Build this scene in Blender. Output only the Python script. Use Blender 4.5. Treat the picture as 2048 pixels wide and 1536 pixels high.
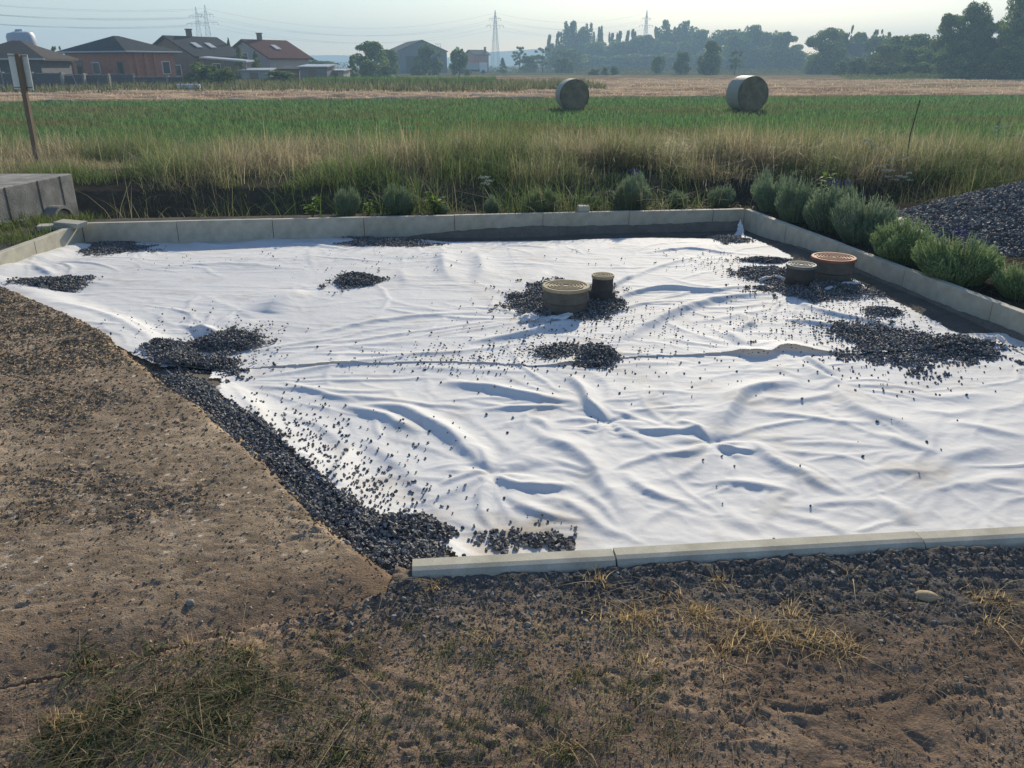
import bpy, math, random
import numpy as np
R = math.radians
for o in list(bpy.data.objects): bpy.data.objects.remove(o)
sc = bpy.context.scene
# ------------------------------------------------------------ camera, sky, sun, exposure
F, PITCH, CAMZ = 1600.0, R(21.7), 1.55          # focal length in photo pixels, downward pitch, eye height above the kerb tops
SUN_EL, SUN_AZ = 23.0, 15.0                     # degrees; azimuth clockwise from the viewing direction (+Y)
cam = bpy.data.cameras.new('camera'); cam.sensor_width = 36; cam.lens = 36 * F / 2048; cam.clip_end = 6000; cam.clip_start = .05
co = bpy.data.objects.new('camera', cam); sc.collection.objects.link(co)
co.location = (0, 0, CAMZ); co.rotation_euler = (R(90) - PITCH, 0, 0); sc.camera = co
W = bpy.data.worlds.new('World'); sc.world = W; W.use_nodes = True
nt = W.node_tree; sky = nt.nodes.new('ShaderNodeTexSky'); sky.sky_type = 'NISHITA'; sky.sun_disc = False
sky.sun_elevation = R(SUN_EL); sky.sun_rotation = R(SUN_AZ); sky.air_density = 1.3; sky.dust_density = 0.6; sky.ozone_density = 2.2; sky.altitude = 200
tn = nt.nodes.new('ShaderNodeVectorMath'); tn.operation = 'MULTIPLY'; tn.inputs[1].default_value = (.92, .97, 1.15); nt.links.new(sky.outputs[0], tn.inputs[0])   # cooler white balance of the phone
nt.links.new(tn.outputs[0], nt.nodes['Background'].inputs[0]); nt.nodes['Background'].inputs[1].default_value = 0.10
sl = bpy.data.lights.new('sun', 'SUN'); sl.energy = 5.0; sl.angle = R(.6); sl.color = (1, .885, .68)
so = bpy.data.objects.new('sun', sl); sc.collection.objects.link(so)
so.rotation_euler = (R(90 - SUN_EL), 0, R(180 - SUN_AZ)); so.location = (0, 0, 60)
sc.view_settings.view_transform = 'Standard'; sc.view_settings.look = 'None'; sc.view_settings.gamma = 1
sc.view_settings.exposure = 0.34

# ------------------------------------------------------------ helpers
def ray(px, py):
    a = (px - 1024) / F; b = -(py - 768) / F
    return a, math.cos(PITCH) + b * math.sin(PITCH), -math.sin(PITCH) + b * math.cos(PITCH)
def P(px, py, z=0.0):                            # where a line of sight meets the level z
    d = ray(px, py); t = (z - CAMZ) / d[2]; return d[0] * t, d[1] * t
def Q(px, py, Y):                                # ... and the distance Y
    d = ray(px, py); t = Y / d[1]; return d[0] * t, Y, CAMZ + d[2] * t
def XH(px, Y): return Q(px, 128, Y)[0]
rng = np.random.default_rng(7); random.seed(7)
def tag(o, label=None, cat=None, group=None, kind=None):
    if label: o['label'] = label
    if cat: o['category'] = cat
    if group: o['group'] = group
    if kind: o['kind'] = kind
    return o
def empty(name, loc=(0, 0, 0), rz=0):
    o = bpy.data.objects.new(name, None); sc.collection.objects.link(o); o.location = loc; o.rotation_euler = (0, 0, rz); return o
def link(name, me, mat=None, parent=None):
    if mat and not me.materials: me.materials.append(mat)
    o = bpy.data.objects.new(name, me); sc.collection.objects.link(o)
    if parent: o.parent = parent
    return o
def npmesh(name, V, Fc, mat=None, parent=None, smooth=False, col=None, obj=True):
    V = np.asarray(V, np.float32).reshape(-1, 3); Fc = np.asarray(Fc, np.int32); k = Fc.shape[1]
    me = bpy.data.meshes.new(name); me.vertices.add(len(V)); me.vertices.foreach_set('co', V.ravel())
    me.loops.add(Fc.size); me.loops.foreach_set('vertex_index', Fc.ravel())
    me.polygons.add(len(Fc)); me.polygons.foreach_set('loop_start', np.arange(0, Fc.size, k, dtype=np.int32))
    me.polygons.foreach_set('use_smooth', np.full(len(Fc), smooth))
    if col is not None:
        at = me.attributes.new('Col', 'FLOAT_COLOR', 'POINT'); c = np.ones((len(V), 4), np.float32); c[:, :3] = col; at.data.foreach_set('color', c.ravel())
    me.update(calc_edges=True)
    if mat: me.materials.append(mat)
    return link(name, me, mat, parent) if obj else me
def grid_faces(nx, ny):
    i = np.arange(nx * ny).reshape(ny, nx); return np.stack([i[:-1, :-1], i[:-1, 1:], i[1:, 1:], i[1:, :-1]], -1).reshape(-1, 4)
class MB:
    def __init__(s): s.v = []; s.f = []
    def add(s, v, f): n = len(s.v); s.v += [tuple(p) for p in v]; s.f += [tuple(i + n for i in q) for q in f]; return s
    def box(s, x0, x1, y0, y1, z0, z1):
        return s.add([(x, y, z) for z in (z0, z1) for y in (y0, y1) for x in (x0, x1)], [(0, 2, 3, 1), (4, 5, 7, 6), (0, 1, 5, 4), (1, 3, 7, 5), (3, 2, 6, 7), (2, 0, 4, 6)])
    def prism(s, pts, z0, z1):
        n = len(pts); v = [(x, y, z0) for x, y in pts] + [(x, y, z1) for x, y in pts]
        return s.add(v, [tuple(range(n))[::-1], tuple(range(n, 2 * n))] + [(i, (i + 1) % n, n + (i + 1) % n, n + i) for i in range(n)])
    def bar(s, a, b, r, r2=None, n=4):
        r2 = r if r2 is None else r2; a = np.array(a, float); b = np.array(b, float); d = b - a; d /= np.linalg.norm(d) + 1e-9
        u = np.cross(d, (0, 0, 1)) if abs(d[2]) < .9 else np.cross(d, (1, 0, 0)); u /= np.linalg.norm(u); w = np.cross(d, u)
        v = [a + r * (math.cos(t) * u + math.sin(t) * w) for t in np.arange(n) * 2 * math.pi / n + .78] + [b + r2 * (math.cos(t) * u + math.sin(t) * w) for t in np.arange(n) * 2 * math.pi / n + .78]
        return s.add(v, [tuple(range(n)), tuple(range(n, 2 * n))[::-1]] + [(i, n + i, n + (i + 1) % n, (i + 1) % n) for i in range(n)])
    def tube(s, pts, r, n=6):
        for a, b in zip(pts[:-1], pts[1:]): s.bar(a, b, r if not callable(r) else r(a), None, n)
        return s
    def lathe(s, prof, n=48, c=(0, 0)):
        v = []; f = []
        for r, z in prof:
            for i in range(n): t = 2 * math.pi * i / n; v.append((c[0] + r * math.cos(t), c[1] + r * math.sin(t), z))
        for k in range(len(prof) - 1):
            for i in range(n): j = (i + 1) % n; f.append((k * n + i, k * n + j, (k + 1) * n + j, (k + 1) * n + i))
        f.append(tuple(range(n))[::-1]); f.append(tuple(range((len(prof) - 1) * n, len(prof) * n))); return s.add(v, f)
    def build(s, name, mat, parent=None, smooth=False, bevel=0):
        me = bpy.data.meshes.new(name); me.from_pydata(s.v, [], s.f); me.update()
        if smooth: me.polygons.foreach_set('use_smooth', [True] * len(me.polygons)); me.set_sharp_from_angle(angle=R(35))
        o = link(name, me, mat, parent)
        if bevel: m = o.modifiers.new('bevel', 'BEVEL'); m.width = bevel; m.segments = 2; m.limit_method = 'ANGLE'
        return o
def copy_tree(o, parent=None):
    c = o.copy(); sc.collection.objects.link(c); c.parent = parent
    for ch in o.children: copy_tree(ch, c)
    return c
# ---- noise
def h2(x, y, s=0):
    n = (x.astype(np.int64) * 374761393 + y.astype(np.int64) * 668265263 + s * 1442695041) & 0xffffffff
    n = ((n ^ (n >> 13)) * 1274126177) & 0xffffffff; n = ((n ^ (n >> 16)) * 2246822519) & 0xffffffff; return ((n ^ (n >> 15)) & 0xffffff) / float(0xffffff)
def vn(x, y, s=0):
    x = np.asarray(x, float); y = np.asarray(y, float); xi = np.floor(x); yi = np.floor(y); u = x - xi; v = y - yi
    u = u * u * u * (u * (u * 6 - 15) + 10); v = v * v * v * (v * (v * 6 - 15) + 10)
    a = h2(xi, yi, s); b = h2(xi + 1, yi, s); c = h2(xi, yi + 1, s); d = h2(xi + 1, yi + 1, s)
    return (a + (b - a) * u + (c - a) * v + (a - b - c + d) * u * v) * 2 - 1
def fbm(x, y, o=4, s=0, g=.5):
    t = 0; a = 1; k = 0
    for i in range(o):
        th = .6 * i + .3; c, q = math.cos(th), math.sin(th)
        t = t + a * vn((x * c - y * q) * 2 ** i, (x * q + y * c) * 2 ** i, s + i); k += a; a *= g
    return t / k
def worley(x, y, s=0):
    xi = np.floor(x); yi = np.floor(y); f1 = np.full(x.shape, 9.); f2 = f1.copy(); idv = np.zeros(x.shape)
    for i in (-1, 0, 1):
        for j in (-1, 0, 1):
            cx = xi + i; cy = yi + j; d = np.hypot(cx + h2(cx, cy, s) - x, cy + h2(cx, cy, s + 9) - y); r = h2(cx, cy, s + 17)
            m = d < f1; f2 = np.where(m, f1, np.minimum(f2, d)); idv = np.where(m, r, idv); f1 = np.where(m, d, f1)
    return f1, f2, idv
def sst(a, b, x): t = np.clip((x - a) / (b - a), 0, 1); return t * t * (3 - 2 * t)
def segdist(x, y, pts):                          # distance, side and run along a polyline
    best = np.full(np.shape(x), 1e9); side = np.zeros(np.shape(x)); run = np.zeros(np.shape(x)); L = [0]
    for a, b in zip(pts[:-1], pts[1:]): L.append(L[-1] + math.hypot(b[0] - a[0], b[1] - a[1]))
    for i, (a, b) in enumerate(zip(pts[:-1], pts[1:])):
        dx, dy = b[0] - a[0], b[1] - a[1]; l2 = dx * dx + dy * dy + 1e-12
        t = np.clip(((x - a[0]) * dx + (y - a[1]) * dy) / l2, 0, 1); ex = x - a[0] - t * dx; ey = y - a[1] - t * dy; d = np.hypot(ex, ey)
        m = d < best; best = np.where(m, d, best); side = np.where(m, np.sign(dx * ey - dy * ex), side); run = np.where(m, (L[i] + t * (L[i + 1] - L[i])) / L[-1], run)
    return best, side, run
def inpoly(x, y, poly):
    c = np.zeros(np.shape(x), bool); n = len(poly)
    for i in range(n):
        x1, y1 = poly[i]; x2, y2 = poly[i - 1]
        if y1 == y2: continue
        c ^= ((y1 > y) != (y2 > y)) & (x < (x2 - x1) * (y - y1) / (y2 - y1) + x1)
    return c
def smooth_line(pts, k=6):
    p = np.array([pts[0]] + list(pts) + [pts[-1]], float); out = []
    for i in range(1, len(p) - 2):
        for t in np.arange(k) / k:
            a, b, c, d = p[i - 1], p[i], p[i + 1], p[i + 2]
            out.append(tuple(.5 * ((2 * b) + (c - a) * t + (2 * a - 5 * b + 4 * c - d) * t * t + (3 * b - a - 3 * c + d) * t ** 3)))
    out.append(tuple(p[-2])); return out
# ---- materials
def mat(name, base=(.5, .5, .5), rough=.85, noise=0, scale=5, c2=None, bump=0, bscale=40, attr=False, transl=0, metal=0, spec=.3, stretch=(1, 1, 1), bdist=.01, detail=6, fine=0, fscale=60):
    m = bpy.data.materials.new(name); m.use_nodes = True; N = m.node_tree; b = N.nodes['Principled BSDF']
    b.inputs['Roughness'].default_value = rough; b.inputs['Metallic'].default_value = metal; b.inputs['Specular IOR Level'].default_value = spec
    tc = N.nodes.new('ShaderNodeTexCoord'); mp = N.nodes.new('ShaderNodeMapping'); mp.inputs['Scale'].default_value = stretch; N.links.new(tc.outputs['Object'], mp.inputs[0])
    if attr: at = N.nodes.new('ShaderNodeAttribute'); at.attribute_name = 'Col'; c = at.outputs['Color']
    else: rgb = N.nodes.new('ShaderNodeRGB'); rgb.outputs[0].default_value = (*base, 1); c = rgb.outputs[0]
    def tex(sc_, dt=detail):
        n = N.nodes.new('ShaderNodeTexNoise'); n.inputs['Scale'].default_value = sc_; n.inputs['Detail'].default_value = dt; n.inputs['Roughness'].default_value = .6; N.links.new(mp.outputs[0], n.inputs['Vector']); return n
    if c2:
        n = tex(scale); rp = N.nodes.new('ShaderNodeValToRGB'); rp.color_ramp.elements[0].position = .38; rp.color_ramp.elements[1].position = .62; N.links.new(n.outputs['Fac'], rp.inputs[0])
        mx = N.nodes.new('ShaderNodeMix'); mx.data_type = 'RGBA'; N.links.new(rp.outputs[0], mx.inputs[0]); N.links.new(c, mx.inputs[6]); mx.inputs[7].default_value = (*c2, 1); c = mx.outputs[2]
    for amt, s_ in ((noise, scale * 1.7), (fine, fscale)):
        if amt:
            n = tex(s_); mr = N.nodes.new('ShaderNodeMapRange'); mr.inputs[1].default_value = .25; mr.inputs[2].default_value = .75; mr.inputs[3].default_value = 1 - amt; mr.inputs[4].default_value = 1 + amt
            N.links.new(n.outputs['Fac'], mr.inputs[0]); vm = N.nodes.new('ShaderNodeVectorMath'); vm.operation = 'SCALE'; N.links.new(c, vm.inputs[0]); N.links.new(mr.outputs[0], vm.inputs['Scale']); c = vm.outputs[0]
    N.links.new(c, b.inputs['Base Color'])
    if bump:
        n = tex(bscale); bp = N.nodes.new('ShaderNodeBump'); bp.inputs['Strength'].default_value = bump; bp.inputs['Distance'].default_value = bdist
        N.links.new(n.outputs['Fac'], bp.inputs['Height']); N.links.new(bp.outputs[0], b.inputs['Normal'])
    if transl:
        t = N.nodes.new('ShaderNodeBsdfTranslucent'); N.links.new(c, t.inputs[0]); ms = N.nodes.new('ShaderNodeMixShader'); ms.inputs[0].default_value = transl
        N.links.new(b.outputs[0], ms.inputs[1]); N.links.new(t.outputs[0], ms.inputs[2]); N.links.new(ms.outputs[0], N.nodes['Material Output'].inputs[0])
    return m
M = dict(
    ground=mat('ground_soil', attr=True, rough=.95, noise=.22, scale=4, fine=.4, fscale=90, bump=.9, bscale=140, bdist=.006, spec=0),
    crop=mat('crop_soil', (.04, .10, .025), noise=.3, scale=.5, c2=(.10, .085, .04), rough=1, spec=0, stretch=(.4, 1, 1)),
    stubble=mat('stubble_soil', attr=True, noise=.25, scale=.7, fine=.35, fscale=6, rough=1, spec=0, stretch=(.25, 1, 1), bump=.8, bscale=5, bdist=.1),
    apron=mat('worn_asphalt', attr=True, rough=.93, noise=.16, scale=2.5, fine=.4, fscale=110, bump=1, bscale=160, bdist=.006, spec=0),
    fabric=mat('nonwoven_fabric', attr=True, transl=.2, rough=.75, noise=.02, scale=3, bump=.22, bscale=7, bdist=.03, spec=.2, fine=.03, fscale=300),
    kerb=mat('kerb_concrete', (.47, .44, .35), noise=.2, scale=5, c2=(.40, .37, .29), fine=.14, fscale=150, bump=.3, bscale=200, bdist=.002),
    kerbdark=mat('damp_concrete', (.15, .145, .13), noise=.25, scale=5, fine=.2, fscale=120, bump=.5, bscale=120, bdist=.004),
    concrete=mat('old_concrete', (.30, .285, .25), c2=(.17, .165, .15), noise=.3, scale=3.2, fine=.2, fscale=60, bump=.6, bscale=40, bdist=.01),
    gravel=mat('crushed_basalt', attr=True, rough=.75, spec=.35, fine=.2, fscale=200),
    pebble=mat('soil_pebbles', attr=True, rough=1, spec=0, fine=.25, fscale=200),
    beigelid=mat('beige_plastic_lid', (.36, .29, .18), noise=.25, scale=14, fine=.2, fscale=90, rough=.8),
    redlid=mat('red_brown_plastic_lid', (.30, .105, .065), noise=.18, scale=14, rough=.7, fine=.2, fscale=90),
    greylid=mat('grey_plastic_lid', (.15, .155, .15), noise=.2, scale=14, rough=.7, fine=.2, fscale=90),
    shaft=mat('dusty_plastic_shaft', (.12, .108, .09), noise=.25, scale=9, rough=.8, fine=.2, fscale=80, bump=.3, bscale=60, bdist=.002),
    darkshaft=mat('dark_plastic_shaft', (.055, .053, .05), noise=.25, scale=9, rough=.7, fine=.2, fscale=80),
    weed=mat('weed_blades', attr=True, rough=.6, transl=.12, spec=.12),
    grass=mat('grass_blades', attr=True, rough=.6, transl=.5, spec=.25),
    lav=mat('lavender_foliage', attr=True, rough=.7, transl=.3, spec=.2),
    leaf=mat('tree_leaves', attr=True, rough=.9, transl=.4, spec=.03),
    bark=mat('bark', (.07, .055, .04), noise=.3, scale=8, rough=.95),
    wood=mat('weathered_wood', (.22, .16, .11), noise=.3, scale=6, stretch=(8, 8, .6), rough=.9, bump=.4, bscale=30),
    signback=mat('faded_grey_board', (.78, .78, .70), noise=.12, scale=5, rough=.6),
    stone=mat('sandstone', (.42, .32, .19), noise=.25, scale=20, rough=.9, bump=.4, bscale=60, bdist=.005),
    brick=mat('orange_brick', (.44, .17, .10), noise=.2, scale=1.5, fine=.2, fscale=8, rough=.9),
    brownwall=mat('brown_render', (.20, .15, .10), noise=.15, scale=1, rough=.9), greywall=mat('pale_grey_render', (.34, .34, .33), noise=.12, scale=1, rough=.9),
    darkroof=mat('dark_roof_tiles', (.045, .045, .05), spec=.03, noise=.25, scale=1, rough=.9, stretch=(1, 1, 4)), redroof=mat('dark_red_roof_tiles', (.10, .035, .032), spec=.03, noise=.25, scale=1, rough=.9, stretch=(1, 1, 4)),
    brownroof=mat('brown_roof', (.075, .06, .052), spec=.03, noise=.2, scale=1, rough=.8), window=mat('dark_glass', (.02, .022, .026), rough=.15, spec=.6), white=mat('white_paint', (.75, .75, .75), rough=.5, noise=.05),
    gardenwall=mat('dark_block_wall', (.10, .10, .105), noise=.25, scale=3, fine=.2, fscale=8, rough=.95), steel=mat('galvanised_steel', (.30, .31, .32), rough=.5, metal=.3), hall=mat('dark_metal_cladding', (.12, .135, .16), noise=.12, scale=.3, rough=.6),
    halllight=mat('pale_metal_cladding', (.30, .32, .34), noise=.1, scale=.3, rough=.6), blue=mat('blue_paint', (.06, .16, .42), rough=.5, noise=.1), whitish=mat('silo_paint', (.38, .43, .50), rough=.5, noise=.08), dark=mat('dark_metal', (.03, .03, .032), rough=.6),
    sheet=mat('pale_corrugated_roof', (.42, .44, .45), rough=.5, noise=.1, scale=1), shed=mat('grey_brown_shed_wall', (.22, .20, .18), noise=.2, scale=1.5, rough=.9),
    bale=mat('hay_bale_straw', (.27, .225, .145), c2=(.16, .135, .09), noise=.25, scale=2, fine=.35, fscale=40, rough=1, spec=0, bump=1, bscale=35, bdist=.04), net=mat('bale_net_wrap', (.34, .33, .27), noise=.25, scale=3, stretch=(9, 1, 1), rough=.6, bump=.5, bscale=30, bdist=.02),
    hill=mat('distant_woods', (.035, .055, .03), noise=.3, scale=.02, rough=1), stick=mat('dry_stick', (.24, .15, .10), noise=.2, scale=20, rough=.9), cloth=mat('dirty_white_cloth', (.55, .53, .49), noise=.25, scale=6, rough=.9, bump=.3, bscale=20),
)
def structure(o): o['kind'] = 'structure'; return o

# ------------------------------------------------------------ levels
kNL = P(816, 1142); kNR = (P(2048, 1042)[0] + 1.6 * 1.1, P(2048, 1042)[1] + 1.6 * .09)
kNLi = (-.34, 2.30); nd = np.array((1.10, .105)); nd = nd / np.linalg.norm(nd)
FL = (-4.55, 8.48); FR = (2.71, 9.40); RN = (3.90, 2.55); LN = (-4.55, 5.4)
ZF = -.165                                       # mean level of the white sheet
apr_edge_px = [(-420, 430), (-200, 492), (0, 566), (60, 592), (120, 617), (170, 640), (215, 664), (235, 690), (280, 722), (318, 752), (352, 775), (400, 806), (440, 842), (480, 872), (520, 908), (560, 948), (600, 985), (650, 1040), (690, 1070), (735, 1100), (790, 1128)]
apr_edge = [P(a, b, -.03) for a, b in apr_edge_px]
apr_poly = apr_edge + [(-.40, 2.15), (-.75, 2.02), (-1.1, 1.85), (-1.45, 1.75), (-1.9, 1.6), (-2.6, 1.4), (-3.5, .5), (-9, .5), (-9, 8.0)]
pit_poly = [kNLi, (3.90, 2.70), (FR[0] + .045, FR[1] + .045), (FL[0] - .045, FL[1] + .045), (-4.595, 6.3)] + [p for p in apr_edge[2:]]
pit_poly = [(float(a), float(b)) for a, b in pit_poly]
def ditch(x, y):
    yc = 10.55 + .11 * x; d = y - yc; return -.62 * sst(-1.0, -.45, d) * (1 - sst(.35, 1.15, d)) * (1 - sst(-1.6, 1.0, x + .3 * vn(y, x * 2, 6)) * .12) * (1 - sst(4.0, 7, x))
def ground_h(x, y):
    x = np.asarray(x, float); y = np.asarray(y, float)
    z = np.full(x.shape, -.05) - .03 * sst(2.0, 1.2, y) + .0 * x
    z = z - .30 * sst(13, 20, y) + .14 * np.exp(-((y - 12.9 - .1 * x) / 1.0) ** 2) + ditch(x, y)
    z = z + .02 * fbm(x * .9, y * .9, 3, 3) * sst(9.5, 11, y)
    near = 1 - sst(6, 9, y)
    z = z + near * (.018 * fbm(x * 1.7, y * 1.7, 3, 11) + .010 * fbm(x * 7, y * 7, 4, 5))
    z = z + .028 * np.exp(-np.abs(y - 2.2 - .0955 * (x + .34)) / .12) * (x > -.5) * (y < 2.4)
    pit = inpoly(x, y, pit_poly); ed = np.full(x.shape, 9.); m = (x < 0) & (y < 6.6) & (y > 2)
    if m.any(): ed[m] = segdist(x[m], y[m], apr_edge)[0]
    z = np.where(pit, -.174 + .018 * fbm(x * .7, y * .7, 2, 103) + .004 * fbm(x * 3, y * 3, 3, 8) + .075 * (1 - sst(.1, .46, ed)) - .065 * sst(7.2, 8.3, y - .12 * (x + 4.5)), z)
    return z
# tracks pressed into the soil near the camera
def Ps(l, z=-.07): return smooth_line([P(a, b, z) for a, b in l])
ruts = [(Ps([(1400, 1412), (1480, 1418), (1560, 1428), (1630, 1432), (1700, 1420), (1790, 1398), (1850, 1390)]), .011, -.012), (Ps([(1790, 1452), (1840, 1430), (1880, 1400), (1920, 1392), (1990, 1408), (2040, 1420)]), .013, -.018),
        (Ps([(1580, 1455), (1640, 1462), (1710, 1480), (1760, 1505)]), .009, -.010), (Ps([(1890, 1395), (1940, 1430), (1990, 1480)]), .006, -.009),
        (Ps([(620, 1280), (700, 1330), (780, 1372), (850, 1395)]), .014, -.012), (Ps([(560, 1270), (640, 1320), (720, 1370), (800, 1400)]), .012, .012), (Ps([(700, 1205), (760, 1240), (820, 1275)]), .012, -.012), (Ps([(600, 1220), (680, 1200), (740, 1230), (820, 1262), (850, 1280)]), .012, .010),
        (Ps([(70, 1405), (160, 1418), (260, 1425), (330, 1405)]), .009, -.010), (Ps([(420, 1440), (350, 1445), (250, 1440)]), .010, -.008), (Ps([(1420, 1500), (1480, 1490), (1560, 1500), (1600, 1520)]), .014, .010), (Ps([(560, 1230), (600, 1242), (660, 1228)]), .006, -.006)]
bars = []
for (cx, cy, n, dx, dy, lx, ly) in [(1850, 1492, 8, 15, -5, 16, 22), (1800, 1455, 7, 9, 5, 14, 20), (1900, 1440, 6, 14, 10, 12, -8), (1600, 1470, 5, 12, 6, 12, 4), (1640, 1500, 4, 0, 8, 45, -3), (1705, 1490, 6, 8, 2, 2, 26), (1745, 1340, 6, 9, 3, -8, 22), (1660, 1265, 5, 12, 8, 20, -10), (1590, 1452, 5, 13, 8, 12, 4), (1450, 1380, 4, 14, 4, 20, -12)]:
    for k in range(n): bars.append([P(cx + k * dx, cy + k * dy, -.07), P(cx + k * dx + lx, cy + k * dy + ly, -.07)])
prints = [(P(1850, 1450, -.07), .13), (P(1640, 1485, -.07), .12), (P(1730, 1350, -.07), .08), (P(1690, 1270, -.07), .07)]
def print_mask(x, y):
    m = 0 * x
    for c, rr in prints: m = np.maximum(m, np.exp(-(np.hypot(x - c[0], y - c[1]) / rr) ** 4))
    return m
def dirt_detail(x, y):
    z = np.zeros(x.shape); m = (y < 2.6) & (np.abs(x) < 2.2)
    if not m.any(): return z
    xs, ys = x[m], y[m]; f1, f2, _ = worley(xs * 16, ys * 16, 4); msk = sst(-.05, .25, fbm(xs * 1.6, ys * 1.6, 3, 21) + .5 * sst(1.9, 2.3, ys))
    d = -.006 * np.exp(-((f2 - f1) / .12) ** 2) * msk + .0042 * fbm(xs * 24, ys * 34, 4, 31) + .006 * np.abs(vn(xs * 60, ys * 75, 32)) * sst(-.3, .3, fbm(xs * 3, ys * 4, 2, 33)) + .005 * msk * (f1 < .3)
    d = d * (1 - .85 * print_mask(xs, ys))
    for pts, w, hh in ruts:
        dd, sd, rn = segdist(xs, ys, pts); tp = np.minimum(1, np.sin(np.pi * np.clip(rn, .02, .98)) * 2.5); dd = dd + .004 * vn(xs * 45, ys * 45, 9); d += .5 * tp * (.7 + .5 * vn(xs * 18, ys * 18, 10)) * (hh * np.exp(-(dd / w) ** 2) + .4 * abs(hh) * np.exp(-((dd - 2 * w) / w) ** 2) * (hh < 0))
    for a, b in bars:
        mm = (np.abs(xs - a[0]) < .1) & (np.abs(ys - a[1]) < .1)
        if mm.any(): dd, _, _ = segdist(xs[mm], ys[mm], [a, b]); d[mm] += -.0055 * (1 - sst(.002, .008, dd))
    z[m] = d; return z
def geo(a, b, n): return list(a * (b / a) ** (np.arange(1, n + 1) / n))
xp = list(np.arange(0, 1.9, .0075)) + list(np.arange(1.9, 5.2, .025)) + list(np.arange(5.2, 20, .3)) + [20] + geo(20, 3000, 40)
xs_ = np.array([-v for v in xp[:0:-1]] + xp)
ys_ = np.array([-60, -10, -2, 0] + list(np.arange(.3, 1.2, .03)) + list(np.arange(1.2, 2.6, .0075)) + list(np.arange(2.6, 12.6, .03)) + list(np.arange(12.6, 30, .25)) + [30] + geo(30, 4000, 45))
GX, GY = np.meshgrid(xs_, ys_); gz = ground_h(GX, GY) + dirt_detail(GX, GY)
apin = inpoly(GX, GY, apr_poly); gz = np.where(apin & (GY < 9), np.minimum(gz, -.10), gz)
def lerp(a, b, t): return np.asarray(a) + (np.asarray(b) - np.asarray(a)) * t[..., None]
n1 = fbm(GX * 1.1, GY * 1.1, 4, 40)
gc = lerp((.29, .21, .145), (.145, .105, .075), sst(-.35, .4, n1 + .4 * fbm(GX * 6, GY * 8, 3, 41)))
gc = lerp(gc, (.125, .112, .098), sst(1.85, 2.15, GY + .25 * n1 - .05 * GX) * sst(-.6, -.25, GX + .1 * n1))       # gravelly grey soil beside the near kerb
gc = lerp(gc, (.13, .12, .10), sst(2.45, 2.55, GY)); gc = lerp(gc, (.075, .062, .045), sst(9, 10, GY)); gc = lerp(gc, (.045, .038, .03), sst(2.75, 2.95, GX + .17 * (GY - 9)) * sst(2.9, 3.2, GY)); gc = lerp(gc, (.05, .075, .03), sst(12, 15, GY))  # soil outside the right kerb coloured darker for the shade between the bushes
gc = lerp(gc, (.11, .12, .06), sst(150, 200, GY))
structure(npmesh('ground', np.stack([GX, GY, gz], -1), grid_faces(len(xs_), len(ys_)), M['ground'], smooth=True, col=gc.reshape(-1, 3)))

# ------------------------------------------------------------ worn asphalt apron
ax = np.arange(-4.4, -.25, .0085); ay = np.concatenate([np.arange(.9, 1.3, .02), np.arange(1.3, 3.4, .0085), np.arange(3.4, 4.2, .012), np.arange(4.2, 6.9, .02)])
AX, AY = np.meshgrid(ax, ay)
def apron_h(x, y):
    edge, _, _ = segdist(x, y, apr_edge); msk = sst(-.2, .2, fbm(x * 1.9, y * 2.6, 4, 51)); f1, f2, idv = worley(x * 19 + .3 * vn(x * 30, y * 30), y * 19, 52); g1, g2, gi = worley(x * 42, y * 42, 57)
    z = -.03 + .012 * fbm(x * .9, y * .9, 3, 53) + .006 * fbm(x * 9, y * 9, 4, 54) * (.4 + msk) + (.006 * (idv - .45) * (1 - sst(.3, .55, f1)) - .005 * np.exp(-((f2 - f1) / .12) ** 2)) * (.12 + msk) + .006 * (gi - .5) * (.6 + .5 * msk) - .003 * sst(.25, .55, vn(x * 30, y * 55, 58) + .3 * vn(x * 70, y * 90, 62)) * (.35 + .65 * sst(-.2, .2, vn(x * 3, y * 3, 59)))
    for pts, a, w in ((Ps([(0, 715), (120, 690), (200, 672), (240, 668)], -.03), -.009, .011), (Ps([(0, 1215), (200, 1190), (330, 1165), (420, 1140), (560, 1085), (640, 1060)], -.03), -.006, .008), (Ps([(250, 1060), (330, 1000), (420, 960)], -.03), -.008, .01)):
        d, _, _ = segdist(x, y, pts); z += a * np.exp(-((d + .01 * vn(x * 20, y * 20)) / w) ** 2)
    d, _, _ = segdist(x, y, [(-3.3, 4.9), (-2.75, 4.75), (-2.6, 4.7)])
    fd = segdist(x, y, apr_poly[len(apr_edge) - 1:-3])[0]
    return z - .02 * (1 - sst(0, .05, edge)) - .03 * (1 - sst(0, .2, fd)), edge, msk, f1, f2, idv
azz, aedge, amsk, w1, w2, wid = apron_h(AX, AY)
keep = inpoly(AX + .012 * vn(AX * 9, AY * 9, 3) + .006 * vn(AX * 40, AY * 40, 4), AY + .012 * vn(AX * 9, AY * 9, 5), apr_poly)
front, _, _ = segdist(AX, AY, apr_poly[len(apr_edge) - 1:-3]); azz = azz
azz = np.where(keep, azz, -.25)
ac = lerp((.37, .285, .195), (.26, .20, .14), sst(-.35, .35, fbm(AX * 1.3, AY * 1.3, 4, 60))); ac = lerp(ac, (.15, .125, .10), np.clip(amsk * .7 * sst(-.1, .4, fbm(AX * 5, AY * 5, 3, 61)), 0, 1))
ac = ac * (.75 + .5 * wid)[..., None]; sp = (h2(np.floor(AX * 70), np.floor(AY * 70), 66) > .988); ac = np.where(sp[..., None], np.array((.55, .47, .38)), ac)
d_, _, _ = segdist(AX, AY, Ps([(150, 693), (228, 684)], -.03)); ac = np.where((d_ + .02 * vn(AX * 8, AY * 8, 2) < .035)[..., None], np.array((.50, .39, .22)), ac)
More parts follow.
